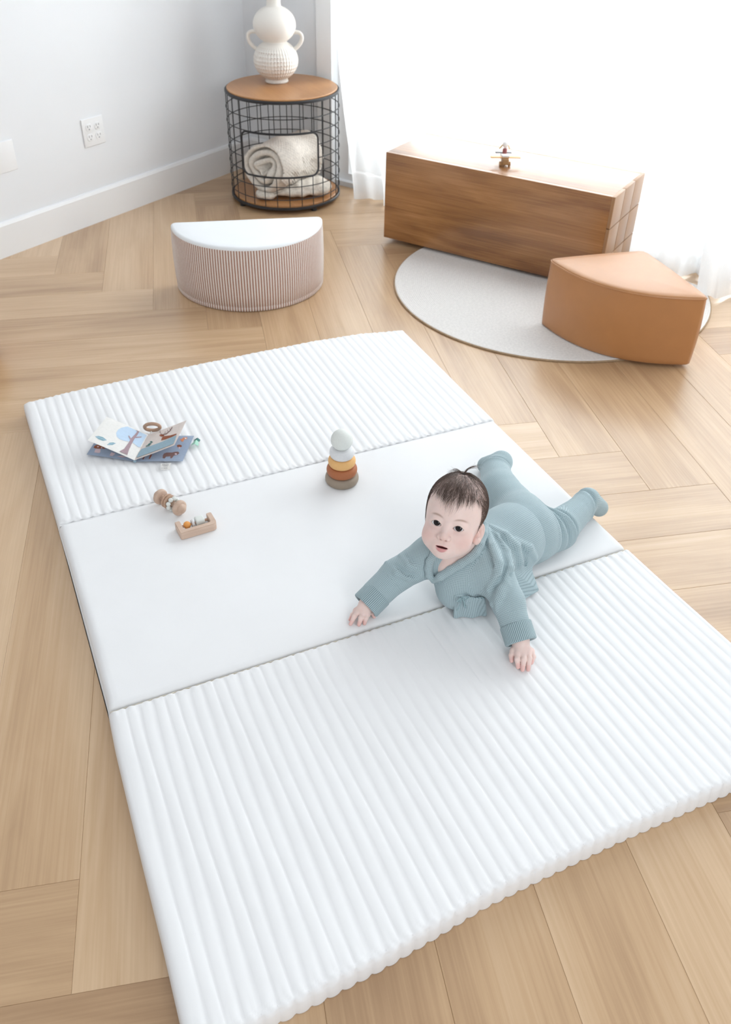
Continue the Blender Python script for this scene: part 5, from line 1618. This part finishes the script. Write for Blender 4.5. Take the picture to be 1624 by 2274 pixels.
tr_prims = [(CH_, PV, 0.078), (PV, (1.02, 0.712, 0.11), 0.07), (HIPL, KNL, 0.056), (KNL, ANL, 0.044), (ANL, TOEL, 0.03), (HIPR, KNR, 0.055), (KNR, ANR, 0.044), (ANR, TOER, 0.03)]
mesh_np('trousers', V-BO, Q, 'knit', baby, uv=limb_uv(V, Q, tr_prims))

# ---- hair: fine strands laid over the skull from the tuft at the crown
NS = 8000
rng = np.random.default_rng(5)
dirs = rng.normal(size=(NS*5, 3)); dirs /= np.linalg.norm(dirs, axis=1)[:, None]
q = (np.array([0, 0.02, 0.03]) + dirs*0.09).astype(F4)
def grad(fn, q, e=0.0008):
    g = np.stack([fn(q+np.eye(3, dtype=F4)[i]*F4(e))-fn(q-np.eye(3, dtype=F4)[i]*F4(e)) for i in range(3)], -1)
    return g/np.maximum(np.linalg.norm(g, axis=1), 1e-9)[:, None]
for _ in range(6): q = (q-grad(skull_sdf, q)*skull_sdf(q)[:, None]).astype(F4)
hl = hairline(q)
earmask = np.linalg.norm((np.abs(q[:, [0]])*[1, 0, 0]+q*[0, 1, 1]-np.array([0.0545, 0.0135, -0.015]))/np.array([0.02, 0.018, 0.026]), axis=1) > 1
keep = (hl > 0.001) & earmask & (q[:, 2] > -0.035) 
bald = 0.75*np.exp(-(((q[:, 0]-0.034)/0.016)**2+((q[:, 1]+0.004)/0.020)**2+((q[:, 2]-0.072)/0.016)**2))
keep &= rng.random(len(q)) > bald
q = q[keep][:NS]
TUFT = np.array([-0.001, 0.013, 0.0895])
n = len(q); STEP = 9
pos = q.copy(); path = [pos.copy()]
length = rng.uniform(0.013, 0.025, n)
ang = rng.normal(0, 0.13, n) + 0.22*np.sin(q[:, 0]*90+q[:, 2]*40)*np.cos(q[:, 1]*70)
front = (q[:, 1] < -0.005) & (np.abs(q[:, 0]) < 0.036)
temple = (q[:, 1] < 0.012) & (np.abs(q[:, 0]) >= 0.036)
length[front] *= 0.85 + 0.65*np.exp(-((q[front, 0]-0.001)/0.013)**2)
length[temple] *= 0.8
for s_ in range(STEP):
    g = grad(skull_sdf, pos)
    away = pos-TUFT
    down = np.array([0, 0.0, -1.0]) + 0*away
    aw = away/np.maximum(np.linalg.norm(away, axis=1), 1e-6)[:, None]
    flow = aw*0.9 + np.array([0, 0.05, -0.35])
    flow[front] += np.stack([-0.6*(pos[front, 0]-0.002)/0.03, np.full(front.sum(), -0.30), np.zeros(front.sum())], 1)*0.5
    flow[temple] += np.array([0, 0.30, -0.4])
    flow -= g*np.sum(flow*g, 1)[:, None]
    flow /= np.maximum(np.linalg.norm(flow, axis=1), 1e-6)[:, None]
    side = np.cross(g, flow)
    a = ang + 0.25*np.sin(s_*0.6+ang*9)
    dirv = flow*np.cos(a)[:, None]+side*np.sin(a)[:, None]
    pos = pos + dirv*(length/STEP)[:, None]
    dd = skull_sdf(pos.astype(F4))
    tgt = 0.0006 + 0.0026*(s_/STEP)*(0.4+0.6*rng.random(n))
    tgt = np.where(front, tgt*1.3, tgt)
    pos = (pos - g*(dd-tgt)[:, None]).astype(F4)
    path.append(pos.copy())
path = np.stack(path, 1)                                # n, STEP+1, 3
# loose fringe wisps, whisps over the ears and the tuft itself
def strands(path, rad, name, parent, mat):
    n, m, _ = path.shape
    W_ = path.reshape(-1, 3)@HR3.T*HS+HC-BO
    W_ = W_.reshape(n, m, 3)
    t = np.gradient(W_, axis=1); t /= np.maximum(np.linalg.norm(t, axis=2), 1e-9)[..., None]
    ref = np.array([0.31, -0.52, 0.79])
    e1 = np.cross(t, ref); e1 /= np.maximum(np.linalg.norm(e1, axis=2), 1e-9)[..., None]
    e2 = np.cross(t, e1)
    taper = np.linspace(1, 0.25, m)[None, :, None]
    rad = np.asarray(rad).reshape(-1, 1, 1)*taper
    ring = np.stack([W_+rad*(e1*math.cos(a)+e2*math.sin(a)) for a in (0, 2.094, 4.189)], 2)   # n,m,3,3
    V = ring.reshape(-1, 3)
    i = np.arange(n)[:, None, None]; j = np.arange(m-1)[None, :, None]; k = np.arange(3)[None, None, :]
    b0 = (i*m+j)*3
    Q = np.stack([b0+k, b0+(k+1) % 3, b0+3+(k+1) % 3, b0+3+k], -1).reshape(-1, 4)
    return mesh_np(name, V, Q, mat, parent)
hair = strands(path, rng.uniform(0.00013, 0.00028, n), 'hair', baby, 'hair')
hair['kind'] = 'stuff'
# tuft tied on top
tp = []
rr = []
for k in range(230):
    a = rng.uniform(0, 6.28); r0 = rng.uniform(0, 0.005)
    base = TUFT + np.array([r0*math.cos(a), r0*math.sin(a), -0.004])
    if k < 165:                     # loop falling to the baby's left and back
        P = [base, TUFT+np.array([0.004, 0.001, 0.006])+rng.normal(0, 0.0012, 3), TUFT+np.array([0.016, 0.006, 0.004])+rng.normal(0, 0.003, 3), TUFT+np.array([0.026, 0.006, -0.010])+rng.normal(0, 0.004, 3), TUFT+np.array([0.018, -0.010, -0.016])+rng.normal(0, 0.005, 3)]
    elif k < 192:                   # spiky ends
        P = [base, TUFT+np.array([0.0, 0.0, 0.008])+rng.normal(0, 0.001, 3), TUFT+np.array([0.006, 0.003, 0.015])+rng.normal(0, 0.002, 3), TUFT+np.array([0.016, 0.008, 0.018])+rng.normal(0, 0.004, 3), TUFT+np.array([0.024, 0.012, 0.017])+rng.normal(0, 0.005, 3)]
    else:                          # fuzz to the front
        P = [base, TUFT+np.array([-0.004, -0.004, 0.004])+rng.normal(0, 0.002, 3), TUFT+np.array([-0.012, -0.006, 0.006])+rng.normal(0, 0.003, 3), TUFT+np.array([-0.020, -0.010, 0.004])+rng.normal(0, 0.004, 3), TUFT+np.array([-0.026, -0.016, -0.002])+rng.normal(0, 0.005, 3)]
    P = np.array(P); ts = np.linspace(0, 1, 12)
    # Catmull-like smoothing through Bezier of degree 4
    B = np.stack([math.comb(4, i)*(1-ts)**(4-i)*ts**i for i in range(5)], 1)
    tp.append(B@P)
tuft = strands(np.array(tp), rng.uniform(0.0002, 0.0004, len(tp)), 'hair_tuft', baby, 'hair')
tuft['kind'] = 'stuff'
cband = from_head(TUFT+np.array([0, 0, 0.0005]))-BO
MB().tube([tuple(cband + (HR3@np.array([0.0042*math.cos(a), 0.0042*math.sin(a), 0]))*HS) for a in np.linspace(0, 2*math.pi, 18, endpoint=False)], 0.0011, 6, closed=True).build('hair_elastic', 'elastic', baby)
# ------------------------------------------------------------------ knitted blankets inside the wire table
MT['wool'] = plain('cream_wool_knit', (0.78, 0.735, 0.67), 0.95, var=0.10, vscale=90, bump=1.0, bscale=240, spec=0.1, sheen=0.2)
MT['wool_b'] = plain('oat_wool_knit', (0.72, 0.665, 0.59), 0.95, var=0.14, vscale=110, bump=1.0, bscale=260, spec=0.1, sheen=0.2)
TCv = np.array([TC[0], TC[1], 0.0])
RH = np.array([0.912, -0.409, 0.0]); RH /= np.linalg.norm(RH); FH = np.array([0.409, 0.912, 0.0]); FH /= np.linalg.norm(FH)
ra = RH*0.64+FH*0.77; ra /= np.linalg.norm(ra)
rb = np.cross(np.array([0, 0, 1.0]), ra)
R_END = TCv + RH*(-0.088) + FH*(-0.140) + np.array([0, 0, 0.166])
def wobble(p, s, k=1.0):
    return s*(np.sin(p[:, 0]*61*k+1.1)*np.sin(p[:, 1]*57*k)+0.7*np.sin(p[:, 2]*83*k+p[:, 0]*40*k))
def roll_sdf(p):
    q = p-R_END.astype(F4)
    t = q@ra.astype(F4); a = q@rb.astype(F4); b = q[:, 2]
    a = a + 0.010*np.sin(t*22); b = b*1.06 + 0.006*np.sin(t*31+1)
    r = np.sqrt(a*a+b*b)+1e-6; th = np.arctan2(b, -a)
    pitch = 0.036
    R0 = 0.104
    rr = r + 0.005*np.sin(th*2+0.6)+0.004*np.sin(th*3+2)
    ph = (R0-0.010-rr)/pitch - (th+np.pi)/(2*np.pi)
    dist = np.abs((ph % 1.0)-0.5)*pitch
    layer = (0.5*pitch-dist) - 0.0115          # thick yarn layers with dark gaps
    layer = np.abs(dist-0.5*pitch) - 0.0122
    d = np.maximum(layer, rr-R0)
    core = 0.016-rr
    d = smax(d, core, 0.006)
    # behind the first few centimetres the roll is closed
    solid = rr-(R0-0.004)
    d = np.where(t > 0.055, np.minimum(d, solid), d)
    tt = t - 0.020*np.sin(th+0.8) - 0.018*(1-rr/R0)*np.sin(th*2)
    d = smax(d, np.maximum(-tt, t-0.290), 0.014)
    # keep inside the cage at the back and sides
    rad = np.sqrt((p[:, 0]-TC[0])**2+(p[:, 1]-TC[1])**2)-0.230
    keep = np.where(-(p[:, 0]-TC[0])*FH[0]-(p[:, 1]-TC[1])*FH[1] > 0.10, -1.0, rad)
    d = smax(d, keep.astype(F4), 0.010)
    return d*0.8 + wobble(p, 0.0010) + 0.0007*np.sin(t*420)*np.sin(th*40)
V, Q = surface_nets(roll_sdf, R_END+np.array([-0.16, -0.22, -0.125]), R_END+np.array([0.34, 0.16, 0.125]), 0.0027, slack=2.0)
rb0 = np.array([R_END[0], R_END[1], 0.075])
o = mesh_np('rolled_blanket', V-rb0, Q, 'wool'); o.location = rb0
tag(o, 'cream knitted throw rolled up, lying on top inside the black wire table', 'blanket')
def fold_sdf(p):
    d = None
    for c, r3 in ((RH*0.045+FH*(-0.075), (0.135, 0.085, 0.026)), (RH*0.060+FH*0.02, (0.12, 0.11, 0.024)), (RH*(-0.075)+FH*(-0.135), (0.050, 0.050, 0.020)), (RH*0.155+FH*(-0.07), (0.055, 0.060, 0.030))):
        R3_ = np.stack([RH, FH, np.array([0, 0, 1.0])], 1)
        z0 = 0.034+r3[2]
        e = ell(p, TCv+c+np.array([0, 0, z0]), r3, R3_)
        d = e if d is None else smin(d, e, 0.014)
    e = ell(p, TCv+RH*0.10+FH*(-0.05)+np.array([0, 0, 0.078]), (0.095, 0.085, 0.016), np.stack([RH, FH, np.array([0, 0, 1.0])], 1))
    d = smin(d, e, 0.010)
    ang = p@RH.astype(F4)
    d = d + 0.0022*np.sin(ang*130)*np.sin(p[:, 2]*90) + wobble(p, 0.0012, 1.3)
    rad = np.sqrt((p[:, 0]-TC[0])**2+(p[:, 1]-TC[1])**2)-0.229
    d = smax(d, rad, 0.008)
    d = smax(d, -(roll_sdf(p)-0.001), 0.004)
    return np.maximum(d, 0.0338-p[:, 2])
V, Q = surface_nets(fold_sdf, TCv+np.array([-0.26, -0.26, 0.028]), TCv+np.array([0.26, 0.22, 0.125]), 0.0027, slack=2.0)
fb0 = TCv+np.array([0, 0, 0.0338])
o = mesh_np('folded_blanket', V-fb0, Q, 'wool_b'); o.location = fb0
tag(o, 'oatmeal knitted blanket folded flat on the wooden shelf under the rolled throw', 'blanket')

# ------------------------------------------------------------------ turn the finished room so that its walls follow the axes
bpy.context.view_layer.update()
for o in list(COL.objects):
    if o.parent is None and o.type not in {'CAMERA', 'LIGHT'}:
        o.matrix_world = G @ o.matrix_world
